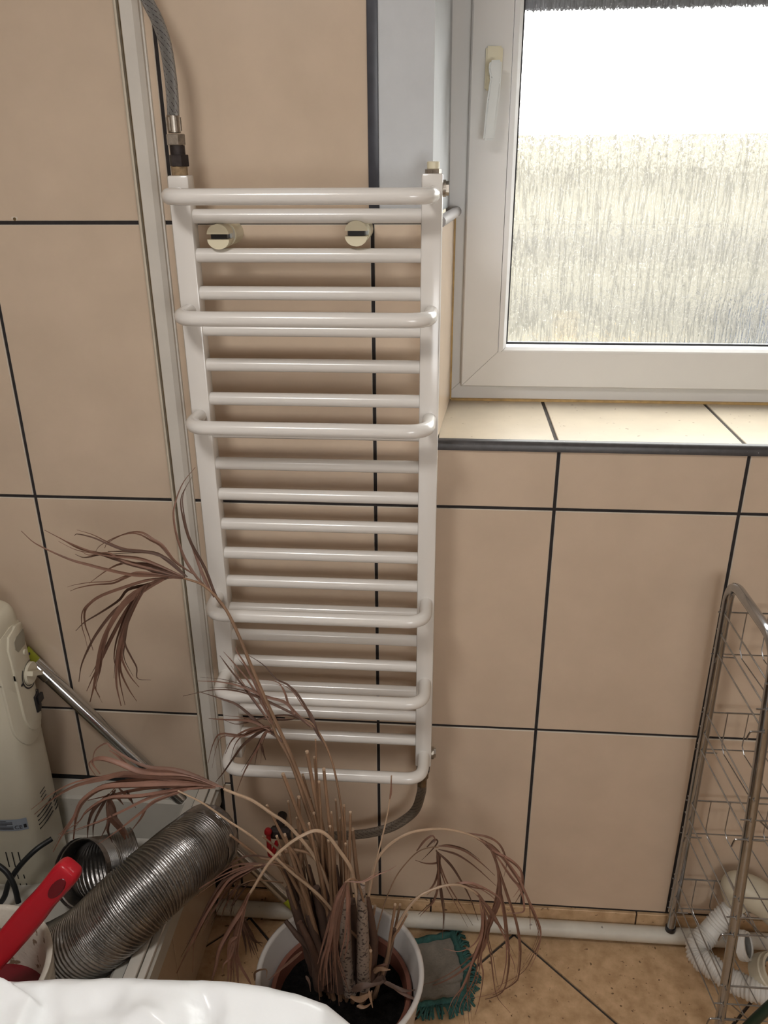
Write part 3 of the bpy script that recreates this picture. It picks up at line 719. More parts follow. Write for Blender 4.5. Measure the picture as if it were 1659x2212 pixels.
# rating label on the long side
def side(y0, y1, z0, z1, off, nm, m, par, K=8):
    V = []
    for i in range(K + 1):
        y = y0 + (y1 - y0) * i / K
        for z in (z0, z1): V.append((fx(y, z) - off, y, z))
    return mk(nm, V, [(2 * i, 2 * i + 1, 2 * i + 3, 2 * i + 2) for i in range(K)], m, par, local=True)
pl = side(-.105, -.030, .154, .184, .0010, 'rating_label', 'labelgrey', ht)
for k in range(7):
    z = .1805 - k * .0036
    side(-.034, -.066 if k in (0, 3) else -.078, z, z - .0016, .0014, 'print_line', 'ink', pl)
fo = bpy.data.objects.new('tmp_text', None)
fc = bpy.data.curves.new('conformity_mark', 'FONT'); fc.body = 'CE'; fc.size = .013; fc.align_x = 'CENTER'
to = bpy.data.objects.new('conformity_text', fc); COL.objects.link(to); bpy.context.view_layer.update()
tm = bpy.data.meshes.new_from_object(to.evaluated_get(bpy.context.evaluated_depsgraph_get())); COL.objects.unlink(to); bpy.data.objects.remove(to); bpy.data.objects.remove(fo)
for vx in tm.vertices:
    y = -.088 - vx.co.x; z = .159 + vx.co.y; vx.co = (fx(y, z) - .0016, y, z)
tm.materials.clear(); tm.materials.append(M['ink']); tm.name = 'conformity_mark'
link('conformity_mark', tm, None, pl)
side(-.098, -.103, .160, .169, .0015, 'bin_mark', 'ink', pl, 2)
# louvres on the control end, slots on the long side
for i in range(4):
    z = .172 - i * .011
    tube('vent_slit', [fpt(-.040, z, .0004), fpt(-.015, z, .0006), fpt(.012, z, .0004)], .0013, 'slit', ht, n=6, ns=5, local=True)
    tube('vent_slit', [fpt(.022, z - .006, .0004), fpt(.036, z - .006, .0006), fpt(.052, z - .006, .0004)], .0013, 'slit', ht, n=6, ns=5, local=True)
for i in range(3):
    tube('vent_slit', [fpt(-.020, .215 - i * .010, .0004), fpt(.0, .215 - i * .010, .0005)], .0008, 'slit', ht, n=3, ns=5, local=True)
for zz in (.075, .012):
    for i in range(3):
        y = -.075 + i * .013; side(y - .0012, y + .0012, max(.001, zz - .021), zz + .021, .0007, 'vent_slit', 'slit', ht, 1)
cb = tag(tube('power_cable', [at(112, 1812, Y=-.21), at(78, 1835, Y=-.235), at(45, 1868, Y=-.255), at(20, 1905, Y=-.27), at(5, 1945, Y=-.285), at(-40, 1985, Y=-.29), at(-80, 1950, Y=-.28), at(-60, 1900, Y=-.275), at(-20, 1868, Y=-.28), at(10, 1880, Y=-.285), at(30, 1912, Y=-.295), at(40, 1950, Y=-.305)], 0.0055, 'cable', None, n=70, ns=10), 'thick black power cable looping in front of the cream heater', 'cable')

# ------------------------------------------------------------------ mop: pole, pad
mp0, mp1 = at(655, 1973, Y=-.056), at(68, 1427, Y=-.026)
pole = thing('mop_pole', 'chrome telescopic mop pole with lime ends leaning across the corner', 'pole', mp0)
dd = (mp1 - mp0)
def along(t): return mp0 + dd * t
cyl('lower_tube', along(0.07), along(0.94), .0140, 'steel_pole', pole, 20)
cyl('upper_tube', along(0.94), along(0.992), .0155, 'steel_pole', pole, 20, bevel=.001)
cyl('end_cap', along(0.985), along(1.03), .0150, 'lime', pole, 16, r1=.0175)
cyl('foot_cap', along(0.0), along(0.09), .0135, 'lime', pole, 16)

pad = thing('mop_pad', 'grey flat mop pad with frayed teal edging lying beside the planter', 'mop pad', at(950, 2100, Z=0.0))
pc = [at(880, 2032, Z=.012), at(982, 2012, Z=.012), at(1016, 2105, Z=.012), at(1000, 2165, Z=.012), at(900, 2180, Z=.012), at(860, 2120, Z=.012)]
cen = sum(pc, Vector()) / 6
v, f = prism([(p.x, p.y) for p in [cen + (q - cen) * .93 for q in pc]], .001, .011, 'z'); mk('cloth', v, f, 'moppad', pad)
for i in range(5):
    a, b = pc[i], pc[i + 1]
    n_ = (b - a).cross(Vector((0, 0, 1))).normalized() * -.012
    n_ = n_ if n_.dot(cen - a) > 0 else -n_
    path = [a.lerp(b, t / 10) + Vector((0, 0, .003 * noise.noise(Vector((t * .7, i * 3, 0))))) + n_ * .55 for t in range(11)]
    v, f, uv = sweep(path, lambda s: .0085 + .0015 * math.sin(s * 19), 8, True, .9)
    mk('edging', [(x, y, max(.001, z)) for x, y, z in v], f, 'mopteal', pad, True)
for i, cnt in ((1, 30), (2, 18), (3, 30)):
    a, b = pc[i], pc[i + 1]
    for k in range(cnt):
        p = a.lerp(b, (k + random.random()) / cnt); o_ = (p - cen).normalized()
        sd = Vector((-o_.y, o_.x, 0)) * random.uniform(-.012, .012)
        L_ = random.uniform(.012, .026)
        tube('fringe', [p - o_ * .006, p + o_ * L_ * .5 + sd * .3 + Vector((0, 0, random.uniform(.0, .006))), p + o_ * L_ + sd - Vector((0, 0, .009))], random.uniform(.0018, .003), 'mopteal', pad, n=5, ns=5)

# ------------------------------------------------------------------ aluminium ducts
def duct(obj, path_pts, r, pitch, amp, m, n_ribs, caps=False, ns=40, crumple=0.0):
    n = n_ribs * 4
    path = catmull(path_pts, n)
    def rad(s): return r + amp * (1.0, .45, -1.3, .45)[int(round(s * n)) % 4]
    v, f, uv = sweep(path, rad, ns, caps)
    if crumple:
        c = [path[i // ns] for i in range(len(v))]
        v = [c[i] + (p - c[i]) * (1 + crumple * noise.noise(p * 22)) for i, p in enumerate(v)]
    return path, v, f
A0 = at(446, 1812, Y=-.215)
dpts = [A0, at(400, 1850, Y=-.28), at(335, 1905, Y=-.355), at(270, 1965, Y=-.40), at(205, 2025, Y=-.42), at(135, 2068, Y=-.415), at(60, 2090, Y=-.40)]
du = thing('flexible_duct', 'crinkled aluminium ribbed duct with a taped end across the tray', 'duct', dpts[3])
path, v, f = duct(None, dpts, .0635, 0, .0042, 'alu', 76, crumple=.02)
mk('ribbed_hose', v, f, 'alu', du, True)
ax = (A0 - dpts[1]).normalized()
V2, F2, _ = sweep([A0 + ax * (-.026 + .0042 * i) for i in range(12)], [.0680 - .0003 * i for i in range(11)] + [.0615], 56, False)
V2 = [p + (p - A0).normalized() * (.0035 * noise.noise(p * 40) + .002 * noise.noise(p * 110)) for p in V2]
mk('tape_collar', V2, F2, 'tape', du, True)
lathe('end_disc', [(.0001, -.002), (.060, -.004), (.0630, 0)], A0 + ax * .019, 'tape', du, 32, axis=ax)
O0 = at(178, 1886, Y=-.262); O1 = O0 + Vector((.022, .050, -.040)); O2 = O1 + Vector((.050, .035, -.006))
d2 = thing('duct_offcut', 'short grey ribbed duct piece with its open mouth showing inside ribs', 'duct', O1)
path, v, f = duct(None, [O0, O0.lerp(O1, .5), O1, O2], .064, 0, .0020, 'alu', 40)
mk('ribbed_hose', v, f, 'alu', d2, True)
ax2 = (O0 - O1).normalized()
V2, F2, _ = sweep([O0 - ax2 * .006, O0 + ax2 * .008], [.0668, .0670], 40, False)
mk('mouth_band', V2, F2, 'tape', d2, True)

# ------------------------------------------------------------------ bucket with the red handled tool
BC = Vector((-0.612, -0.575, BZ + .001))
bk = thing('plaster_bucket', 'plaster stained white bucket at the left edge', 'bucket', BC)
hB = .505 - BZ
lathe('bucket_shell', [(.0001, .002), (.104, .0), (.107, .004), (.124, hB - .075), (.127, hB - .05), (.1265, hB - .032), (.129, hB - .030), (.129, hB - .018), (.1265, hB - .016), (.131, hB - .010), (.131, hB - .001), (.128, hB), (.121, hB - .004), (.116, hB - .06), (.100, .006), (.0001, .006)], BC, 'bucket', bk, 56, auto=60)
lathe('paint_residue', [(.0001, .10), (.1105, .10), (.112, .108), (.0001, .104)], BC, 'redpaint', bk, 40)
h1, h0 = at(158, 1868, Y=-.520), at(-25, 2085, Y=-.565)
rt = thing('red_handle_tool', 'red plastic tool handle with a hanging slot sticking out of the bucket', 'tool', h0)
hx = (h1 - h0).normalized(); vw = ((CAM - h1) - hx * (CAM - h1).dot(hx)).normalized(); sd = hx.cross(vw).normalized()
Lh = (h1 - h0).length
# outline across (side) as a function of length, slot cut through
stn = [(-.10, .016), (0, .0200), (.25, .0220), (.55, .0230), (.66, .0195), (.80, .0205), (.92, .0220), (.97, .0195), (1.0, .013)]
thick = .0165
def hp_(t, s, d): return h0 + hx * (t * Lh) + sd * s + vw * d
V, F_ = [], []
for t, wd in stn:
    tt = thick * (.75 if t in (1.0,) else 1)
    for s, d in ((-1, -.7), (-1, .55), (-.75, 1), (.75, 1), (1, .55), (1, -.7), (.75, -1), (-.75, -1)): V.append(hp_(t, s * wd, d * tt))
for i in range(len(stn) - 1): F_ += [(i * 8 + k, i * 8 + (k + 1) % 8, (i + 1) * 8 + (k + 1) % 8, (i + 1) * 8 + k) for k in range(8)]
F_ += [tuple(range(8)), tuple((len(stn) - 1) * 8 + k for k in range(8))]
hb = mk('grip', V, F_, 'redplastic', rt, True)
ms = hb.modifiers.new('round', 'SUBSURF'); ms.levels = 2; ms.render_levels = 2
V, F_ = [], []
for k in range(20):
    t = 2 * PI * k / 20; V.append(hp_(.845 + .085 * math.cos(t), .0085 * math.sin(t) + .004, thick * 1.02))
for k in range(20):
    t = 2 * PI * k / 20; V.append(hp_(.845 + .095 * math.cos(t), .0100 * math.sin(t) + .004, thick * .9))
mk('hanging_slot', V, [tuple(range(20))] + [(k, (k + 1) % 20, 20 + (k + 1) % 20, 20 + k) for k in range(20)], 'redpaint', rt)
tube('seam', [hp_(t, -.0185 if t > .6 else -.0205, thick * .35) for t in (.0, .25, .5, .75, .93)], .0012, 'redpaint', rt, n=16, ns=5)
hz_ = h0 - hx * (.10 * Lh)
cyl('shank', hz_, hz_ - hx * .07 + Vector((0, 0, -.05)), .011, 'redplastic', rt, 12)

# ------------------------------------------------------------------ white sack in front
def sack():
    x0, x1, y0, y1 = -0.93, 0.105, -1.28, -0.785
    N = 72; V, F_ = [], []
    H = 40
    sil = [(-1, .79), (-.36, .822), (-.25, .838), (-.15, .846), (-.1, .848), (-.057, .845), (-.02, .833), (.011, .819), (.03, .797), (.05, .772), (.09, .72), (.2, .6)]
    def zt(x):
        for (a, za), (b, zb) in zip(sil, sil[1:]):
            if x <= b: return za + (zb - za) * max(0, (x - a) / (b - a))
        return .6
    NX, NY = 230, 130
    rc = random.Random(5); CR_ = []
    for k in range(90):
        cx_, cy_ = rc.uniform(-.55, .1), rc.uniform(-1.08, -.80); a_ = rc.gauss(.5, .55) if rc.random() < .7 else rc.gauss(-.9, .4)
        CR_.append((cx_, cy_, math.cos(a_), math.sin(a_), rc.uniform(.03, .12), rc.uniform(-.011, .013), rc.uniform(.008, .02)))
    for j in range(NY + 1):
        for i in range(NX + 1):
            u_, v_ = i / NX, j / NY
            x = x0 + (x1 - x0) * u_; y = y1 + (y0 - y1) * v_
            z = zt(x)
            e = min(1, (v_) / .06); z -= .03 * (1 - e) ** 2                 # rounded far edge
            e = min(1, (1 - v_) / .15); z -= .08 * (1 - e) ** 2
            e = min(1, u_ / .08); z -= .05 * (1 - e) ** 2
            p = Vector((x, y, 0))
            fold = .034 * abs(noise.noise(p * 6 + Vector((3, 1, 2)))) + .024 * abs(noise.noise(Vector((x * 14 + y * 9, y * 16 - x * 6, .5)))) + .009 * abs(noise.noise(p * 26)) + .002 * noise.noise(p * 60)
            k = min(1, v_ / .12)
            z -= fold * (0.25 + .75 * k) * .55
            for cx_, cy_, ca, sa, ln, hh, ww in CR_:
                dx, dy = x - cx_, y - cy_; al = dx * ca + dy * sa; ac = dy * ca - dx * sa + .15 * al * al / ln
                if abs(al) < ln and abs(ac) < ww * 2.2: z += hh * max(0, 1 - abs(ac) / ww * (1.0 if ac > 0 else .55)) * (1 - (al / ln) ** 2) * (.3 + .7 * k)
            sd_ = -(y + .807 + .4 * (x + .365)); ss = lambda t: max(0, min(1, t)) ** 2 * (3 - 2 * max(0, min(1, t)))
            z += .026 * ss(sd_ / .012) * ss((-.297 - x) / .014) * ss((y + 1.05) / .2)   # the slack corner folded over at left
            V.append((x, y, z))
    W_ = NX + 1
    for j in range(NY):
        for i in range(NX): F_.append((j * W_ + i, j * W_ + i + 1, (j + 1) * W_ + i + 1, (j + 1) * W_ + i))
    # sides down to the floor
    ring = [i for i in range(W_)] + [j * W_ + NX for j in range(1, NY + 1)] + [NY * W_ + i for i in range(NX - 1, -1, -1)] + [j * W_ for j in range(NY - 1, 0, -1)]
    prev = ring; cx_, cy_ = (x0 + x1) / 2, (y0 + y1) / 2
    for lvl in range(1, 7):
        t = lvl / 6; cur = []
        for idx in ring:
            x, y, z = V[idx]
            b = 1 + .03 * math.sin(PI * t) - .06 * t * t
            w_ = .012 * noise.noise(Vector((x * 9, y * 9, t * 5)))
            cur.append(len(V)); V.append((cx_ + (x - cx_) * (b + w_), cy_ + (y - cy_) * (b + w_ * .5), max(.002, z * (1 - t))))
        n = len(ring)
        F_ += [(prev[k], prev[(k + 1) % n], cur[(k + 1) % n], cur[k]) for k in range(n)]
        prev = cur
    F_.append(tuple(prev))
    return V, F_
V, F_ = sack()
sk = mk('plastic_sack', V, F_, 'bag', None, True)
tag(sk, 'large crumpled white plastic sack filling the lower left foreground', 'sack')

# ------------------------------------------------------------------ planter, inner pot
PC = Vector((-0.045, -0.352, 0.0)); PR = .160; PH = .276
po = thing('planter', 'white cylindrical planter holding the dead palm', 'planter', PC)
lathe('planter_wall', [(.0001, .0), (.118, .0), (.124, .006), (PR - .004, PH - .012), (PR, PH - .006), (PR, PH - .002), (PR - .003, PH), (PR - .008, PH), (PR - .0105, PH - .004), (.118, .012), (.0001, .010)], PC, 'potwhite', po, 72, auto=60)
npot = thing('nursery_pot', 'brown plastic inner pot filled with black soil inside the planter', 'pot', PC + Vector((0, .006, .014)))
NC = PC + Vector((.0, .004, .014))
lathe('pot_wall', [(.0001, .0), (.095, .0), (.128, .185), (.136, .187), (.137, .203), (.1345, .206), (.1275, .204), (.124, .18), (.10, .02), (.0001, .02)], NC, 'terracotta', npot, 64, auto=60)
V, F_ = [], []; R_, K_ = 14, 48
for i in range(R_ + 1):
    for k in range(K_):
        rr = .1245 * i / R_; t = 2 * PI * k / K_; x, y = NC.x + rr * math.cos(t), NC.y + rr * math.sin(t)
        V.append((x, y, NC.z + .172 + .012 * (1 - i / R_) + .006 * noise.noise(Vector((x * 40, y * 40, 0)))))
for i in range(R_):
    for k in range(K_): F_.append((i * K_ + k, i * K_ + (k + 1) % K_, (i + 1) * K_ + (k + 1) % K_, (i + 1) * K_ + k))
mk('soil', V, F_, 'soil', npot, True, kind='stuff')

# ------------------------------------------------------------------ dead palm
palm = thing('dead_palm', 'dried brown potted palm with drooping fronds and cut canes', 'plant', PC + Vector((0, .01, .19)))
SOIL = NC.z + .175
def tr(pts, org, sc, Y0, Y1):
    n = len(pts); out = []
    for i, p in enumerate(pts):
        Y = p[2] if len(p) > 2 else Y0 + (Y1 - Y0) * i / max(1, n - 1)
        out.append(at(org[0] + p[0] * sc, org[1] + p[1] * sc, Y=Y))
    return out
def ribbon(name, pts, wpx, m, parent, n=None, twist=0.6):
    n = n or max(8, 3 * len(pts)); path = catmull(pts, n)
    w0 = wpx * .36; ph = random.uniform(0, 6.28); tw = random.uniform(-twist, twist)
    V, F_ = [], []
    for i, p in enumerate(path):
        T = (path[min(i + 1, n)] - path[max(i - 1, 0)]).normalized(); s = i / n
        vdir = (CAM - p).normalized(); sdv = T.cross(vdir)
        sdv = sdv.normalized() if sdv.length > 1e-5 else Vector((1, 0, 0)); nr = sdv.cross(T)
        a = tw * math.sin(ph + s * 5) * 1.3
        sv = sdv * math.cos(a) + nr * math.sin(a); nv = nr * math.cos(a) - sdv * math.sin(a)
        ww = w0 * (min(1, .35 + 3.2 * s)) * (max(.06, 1 - s) ** .65) * 1.25
        V += [p + sv * ww + nv * ww * .45, p - nv * 0, p - sv * ww + nv * ww * .45]
    for i in range(n):
        for k in (0, 1): F_.append((3 * i + k, 3 * i + k + 1, 3 * i + 4 + k, 3 * i + 3 + k))
    return mk(name, V, F_, m, parent, True)
def frond(stem, leaflets, org, sc, Y0, Y1, mats=('leaf',), stemm='stem', r0=.0032, r1=.0016, wpx=.0085, stem_org=None, stem_sc=None, jit=.03):
    sp_ = tr(stem, stem_org or org, stem_sc or sc, 0, 0)
    st = tube('frond', sp_, lambda s: r0 + (r1 - r0) * s, stemm, palm, n=max(12, 5 * len(sp_)), ns=7)
    for L in leaflets:
        wd = wpx
        if isinstance(L, tuple): L, k = L; wd = wpx * k
        dy = random.uniform(-jit, jit)
        ribbon('leaflet', tr(L, org, sc, Y0, Y1 + dy), wd * random.uniform(.85, 1.15), random.choice(mats), st)
        if random.random() < .72 and len(L) > 3:      # a finer neighbour that parts from it towards the tip
            ox, oy = random.gauss(0, 9) / sc, random.gauss(0, 8) / sc; m_ = len(L) - 1
            L2 = [(p[0] + ox * (i / m_) ** 1.3, p[1] + oy * (i / m_) ** 1.3) for i, p in enumerate(L)]
            if random.random() < .5: L2 = L2[:-1]
            ribbon('leaflet', tr(L2, org, sc, Y0, Y1 - dy), wd * random.uniform(.45, .7), random.choice(mats), st)
    return st
# tall frond bending to the left, in front of the radiator
c7, k7 = (0, 1000), .33755
frond([(735, 2070, -.345), (712, 1900, -.335), (690, 1800, -.325), (640, 1660, -.31), (560, 1480, -.29), (510, 1360, -.275), (480, 1305, -.27), (440, 1265, -.262), (395, 1248, -.255)],
      [[(1440, 940), (1380, 850), (1310, 680), (1210, 500), (1165, 330), (1160, 220), (1210, 120)],
       [(1370, 860), (1300, 720), (1240, 560), (1190, 420), (1172, 310)],
       [(1330, 810), (1250, 720), (1180, 610), (1130, 470), (1110, 350), (1120, 260), (1170, 130), (1250, 28)],
       [(1250, 720), (1120, 630), (1040, 530), (980, 490), (920, 450), (860, 440), (780, 460), (690, 510), (670, 545)],
       [(1200, 730), (1080, 620), (960, 575), (800, 560), (690, 520), (600, 480), (500, 455), (475, 465)],
       [(1180, 720), (1040, 600), (950, 570), (830, 565), (690, 567)],
       [(1180, 730), (1000, 650), (880, 610), (740, 595), (600, 570), (500, 545), (400, 490), (285, 430)],
       [(1170, 730), (1020, 670), (860, 640), (700, 600), (560, 560), (440, 510), (380, 480)],
       ([(1170, 735), (1040, 690), (940, 645), (840, 640), (740, 620), (640, 590)], 1.5),
       [(1160, 735), (1000, 690), (800, 640), (700, 590), (640, 585), (580, 600), (530, 605), (480, 585)],
       [(1170, 740), (1000, 700), (850, 640), (760, 650), (680, 690), (570, 770)],
       ([(1170, 740), (1000, 720), (860, 715), (700, 685), (560, 650), (450, 620), (300, 555), (210, 505), (135, 435)], 1.2),
       [(1150, 735), (980, 710), (880, 705), (800, 735), (720, 770), (600, 780), (500, 800), (450, 820)],
       [(1120, 735), (960, 750), (820, 790), (650, 850), (570, 905), (540, 960), (545, 1040), (570, 1110), (595, 1200)],
       [(1060, 735), (940, 780), (820, 810), (760, 880), (640, 960), (540, 1020), (485, 1075)],
       ([(1080, 735), (950, 780), (820, 880), (720, 960), (620, 1090), (560, 1200), (520, 1300), (505, 1400)], 1.3),
       ([(1050, 740), (930, 800), (800, 900), (700, 1060), (650, 1180), (620, 1330), (600, 1430), (575, 1530)], 2.0),
       ([(1000, 750), (900, 830), (800, 960), (720, 1110), (640, 1280), (590, 1380), (555, 1460)], 1.2),
       [(960, 770), (870, 870), (810, 960), (770, 1060), (740, 1160), (730, 1260), (750, 1320)],
       ([(940, 780), (860, 900), (800, 1050), (760, 1200), (745, 1400), (775, 1555)], 1.5),
       [(920, 800), (850, 920), (810, 1050), (800, 1150), (840, 1240), (875, 1310), (880, 1380), (965, 1390)],
       [(900, 820), (830, 960), (790, 1150), (780, 1250), (830, 1360), (890, 1435)],
       [(880, 840), (820, 980), (780, 1180), (770, 1320), (820, 1440), (875, 1525)],
       [(870, 860), (800, 1030), (765, 1220), (765, 1380), (800, 1550)],
       [(700, 1060), (660, 1180), (640, 1300), (605, 1420), (640, 1500)]],
      c7, k7, -.258, -.20, ('leaf', 'leaf', 'leaf3'), stem_org=(0, 0), stem_sc=1, r0=.0045, r1=.0018, wpx=.0072)
# second fan in front of the lower rails
c4, k4 = (380, 1200), .33755
frond([(748, 2050, -.34), (715, 1900, -.33), (667, 1760, -.32), (630, 1650, -.305), (596, 1585, -.295), (578, 1535, -.29)],
      [[(620, 1080), (520, 850), (440, 690), (390, 610), (385, 580)],
       [(600, 1040), (480, 830), (380, 700), (305, 615)],
       [(610, 1080), (450, 860), (340, 720), (280, 640)],
       [(760, 1020), (700, 940), (560, 900), (420, 840), (290, 810), (140, 803)],
       [(860, 1100), (760, 1020), (620, 950), (480, 890), (350, 860), (220, 862), (45, 900)],
       ([(680, 1190), (640, 1150), (540, 1080), (400, 960), (300, 920), (150, 872)], 1.5),
       [(600, 1120), (480, 1060), (300, 1050), (210, 1043)],
       [(960, 1220), (900, 1130), (850, 1010), (800, 920), (720, 830), (640, 790), (560, 700), (450, 630)],
       [(880, 1100), (800, 1040), (720, 950), (690, 870), (650, 810), (540, 790)],
       [(920, 1160), (870, 1030), (830, 970), (760, 860), (660, 800)],
       ([(620, 1130), (570, 1110), (440, 1200), (370, 1290), (310, 1380), (255, 1450)], 1.2),
       [(620, 1120), (570, 1100), (420, 1150), (290, 1140), (240, 1200), (205, 1330)],
       [(600, 1090), (450, 1120), (360, 1180), (315, 1270)],
       ([(610, 1140), (575, 1130), (520, 1240), (440, 1380), (390, 1510)], 1.2),
       [(600, 1120), (575, 1130), (530, 1220), (505, 1340)],
       [(540, 1200), (560, 1260), (575, 1310)]],
      c4, k4, -.30, -.25, ('leaf', 'leaf3'), stem_org=(0, 0), stem_sc=1, r0=.0042, r1=.0025, wpx=.0062)
frond([(1085, 2100, -.34), (1075, 1900, -.335), (1060, 1640, -.32), (1020, 1400, -.31), (970, 1240, -.30), (900, 1110, -.295), (830, 1050, -.29), (700, 1040, -.285)],
      [[(760, 1045), (680, 1050), (600, 1050), (540, 1045)], [(830, 1050), (700, 1020), (560, 1040), (400, 1080), (300, 1050)]],
      c4, k4, -.29, -.26, ('leaf3',), r0=.0024, r1=.0012, wpx=.005)
# frond reaching left over the duct
c1, k1 = (0, 1560), .33755
frond([(735, 1990, -.36), (690, 1870, -.375), (630, 1790, -.39), (583, 1755, -.40), (543, 1728, -.405), (507, 1714, -.41), (483, 1704, -.412)],
      [[(1430, 420), (1250, 340), (1100, 300), (960, 290), (850, 250), (720, 170), (680, 135), (610, 180), (590, 260)],
       ([(1400, 410), (1200, 330), (1000, 320), (880, 310), (760, 260), (660, 230), (600, 240), (595, 270), (640, 330)], 1.6),
       ([(1380, 405), (1150, 350), (950, 340), (800, 330), (680, 360), (500, 400), (380, 460), (300, 520), (220, 590)], 1.5),
       ([(1350, 400), (1100, 360), (900, 345), (760, 345), (600, 365)], 1.4),
       ([(1350, 400), (1150, 380), (950, 390), (800, 400), (650, 420), (540, 500), (490, 600), (470, 750)], 2.2),
       ([(1330, 400), (1100, 390), (850, 400), (650, 420), (520, 510), (470, 620), (400, 720), (340, 830)], 1.6),
       ([(1380, 410), (1100, 410), (900, 430), (740, 460), (560, 500)], 1.5),
       ([(1380, 415), (1200, 370), (1000, 330), (850, 300), (760, 220), (700, 180)], 1.6),
       [(1380, 420), (1150, 430), (900, 470), (700, 480), (560, 560), (500, 640), (370, 720)],
       [(1300, 415), (1100, 440), (940, 490), (780, 570), (620, 640), (390, 720)],
       [(1200, 430), (1000, 500), (900, 580), (760, 690), (630, 780)],
       [(1150, 440), (960, 520), (900, 620), (820, 720)],
       [(1250, 400), (1000, 370), (820, 370), (650, 400)],
       ([(1300, 400), (1150, 370), (1050, 390), (940, 400), (820, 410)], 1.6)],
      c1, k1, -.412, -.37, ('leaf2', 'leaf2', 'leaf'), 'stempale', stem_org=(0, 0), stem_sc=1, r0=.0034, r1=.0022, wpx=.0075)
frond([(800, 395, -.40), (740, 420, -.39), (700, 460, -.385)],
      [([(740, 430), (690, 520), (690, 640), (640, 750)], 1.3), [(690, 480), (640, 560), (600, 650), (595, 740)],
       ([(700, 460), (600, 560), (565, 650), (560, 740)], 1.3), ([(700, 500), (720, 600), (780, 690), (800, 750)], 3.0),
       [(720, 440), (790, 530)], [(810, 440), (850, 510)], ([(690, 500), (700, 600), (690, 690), (720, 770)], 1.5), [(760, 420), (820, 480), (870, 550)]],
      c1, k1, -.388, -.36, ('leaf3', 'leaf'), r0=.0012, r1=.0008, wpx=.0070)
frond([(745, 2000, -.37), (690, 1935, -.385), (630, 1885, -.395), (601, 1858, -.40), (547, 1809, -.41), (493, 1773, -.415), (438, 1735, -.42), (384, 1708, -.42)], [], (0, 0), 1, -.4, -.4, stemm='stempale', r0=.003, r1=.0014)
# pale arching stem with a hanging tassel in front
c5, k5 = (460, 1600), .30139
c3, k3 = (340, 1860), .18083
frond([(1060, 1300, -.39), (1020, 1050, -.40), (985, 910, -.405), (900, 780, -.415), (820, 680, -.42), (740, 645, -.43), (640, 680, -.44), (520, 760, -.45), (400, 880, -.46), (300, 1040, -.47), (250, 1120, -.475)],
      [([(1100, 380), (1000, 600), (860, 830), (740, 1060), (700, 1250), (660, 1390), (640, 1500)], 2.0),
       [(1080, 420), (1000, 650), (930, 900), (860, 1100), (850, 1360), (840, 1480)],
       ([(1080, 420), (990, 700), (930, 950), (890, 1200), (880, 1360), (870, 1500)], 1.3),
       ([(1070, 440), (950, 800), (930, 1000), (950, 1200), (960, 1380), (970, 1500)], 1.5),
       ([(1060, 480), (950, 960), (980, 1200), (1080, 1400), (1120, 1480)], 1.4),
       [(1000, 700), (940, 900), (880, 1130), (790, 1240), (780, 1340)],
       [(950, 900), (870, 960), (850, 1150), (900, 1300)]],
      c3, k3, -.478, -.465, ('leaf2', 'leaf2', 'leaf'), 'stempale', stem_org=c5, stem_sc=k5, r0=.0036, r1=.0022, wpx=.0075, jit=.015)
frond([(1020, 640, -.47), (1015, 700, -.45), (1010, 760, -.44)],
      [([(1020, 650), (1080, 800), (1150, 950), (1260, 980)], 1.3), [(1000, 680), (1060, 850), (1100, 1000), (1130, 1150)], ([(1010, 700), (1120, 860), (1200, 1080)], 1.3),
       [(1010, 760), (1050, 1000), (1060, 1120)], [(1030, 720), (1130, 900), (1250, 1020)], [(1000, 720), (1080, 920), (1160, 1120)]],
      c3, k3, -.45, -.42, ('leaf3',), r0=.0012, r1=.001, wpx=.0062)
# low left fronds
frond([(900, 1350, -.36), (800, 1180, -.365), (720, 1080, -.37), (620, 960, -.375), (520, 890, -.38), (430, 865, -.385)],
      [], c5, k5, -.3, -.3, stemm='stem', r0=.0034, r1=.0022)
frond([(860, 1200, -.34), (800, 950, -.35), (700, 820, -.355), (600, 785, -.36), (480, 780, -.365)], [], c5, k5, -.3, -.3, stemm='stem', r0=.003, r1=.0022)
frond([(1659, 190, -.375), (1540, 90, -.38), (1400, 40, -.384), (1250, 45, -.386), (1150, 60, -.388)],
      [[(1400, 40), (1200, 50), (980, 90), (700, 210), (500, 330), (430, 380)],
       ([(1300, 50), (1000, 120), (800, 240), (640, 480), (500, 780), (420, 950), (320, 1150), (230, 1340)], 1.8),
       ([(1200, 60), (900, 180), (760, 300), (600, 560), (480, 760), (350, 990)], 1.6),
       ([(1150, 70), (880, 210), (700, 460), (560, 690), (440, 960), (420, 1330)], 1.3),
       [(1250, 50), (1000, 140), (850, 300), (720, 520), (560, 760)],
       [(1340, 45), (1100, 30), (900, 60), (700, 190), (560, 330)],
       ([(1350, -40), (1100, -60), (900, 20), (750, 160), (600, 260)], 1.2),
       [(1200, 50), (1000, 180), (900, 380), (800, 560), (760, 700)],
       [(1250, 60), (950, 190), (800, 400), (660, 600), (520, 900)],
       [(1150, 100), (900, 260), (840, 420), (830, 560)]],
      c3, k3, -.388, -.36, ('leaf', 'leaf', 'leaf2', 'leaf3'), r0=.0022, r1=.0016, wpx=.0058, jit=.04)
frond([(1500, 260, -.30), (1340, 240, -.28), (1150, 230, -.265), (1000, 280, -.255)],
      [[(1000, 280), (880, 370), (760, 520), (640, 760)], [(1150, 230), (950, 320), (850, 420), (830, 560)], [(1000, 280), (930, 420), (880, 620), (885, 740)], [(1100, 240), (980, 400), (900, 500), (860, 600)]],
      c3, k3, -.26, -.24, ('leaf3',), r0=.0016, r1=.001, wpx=.005)
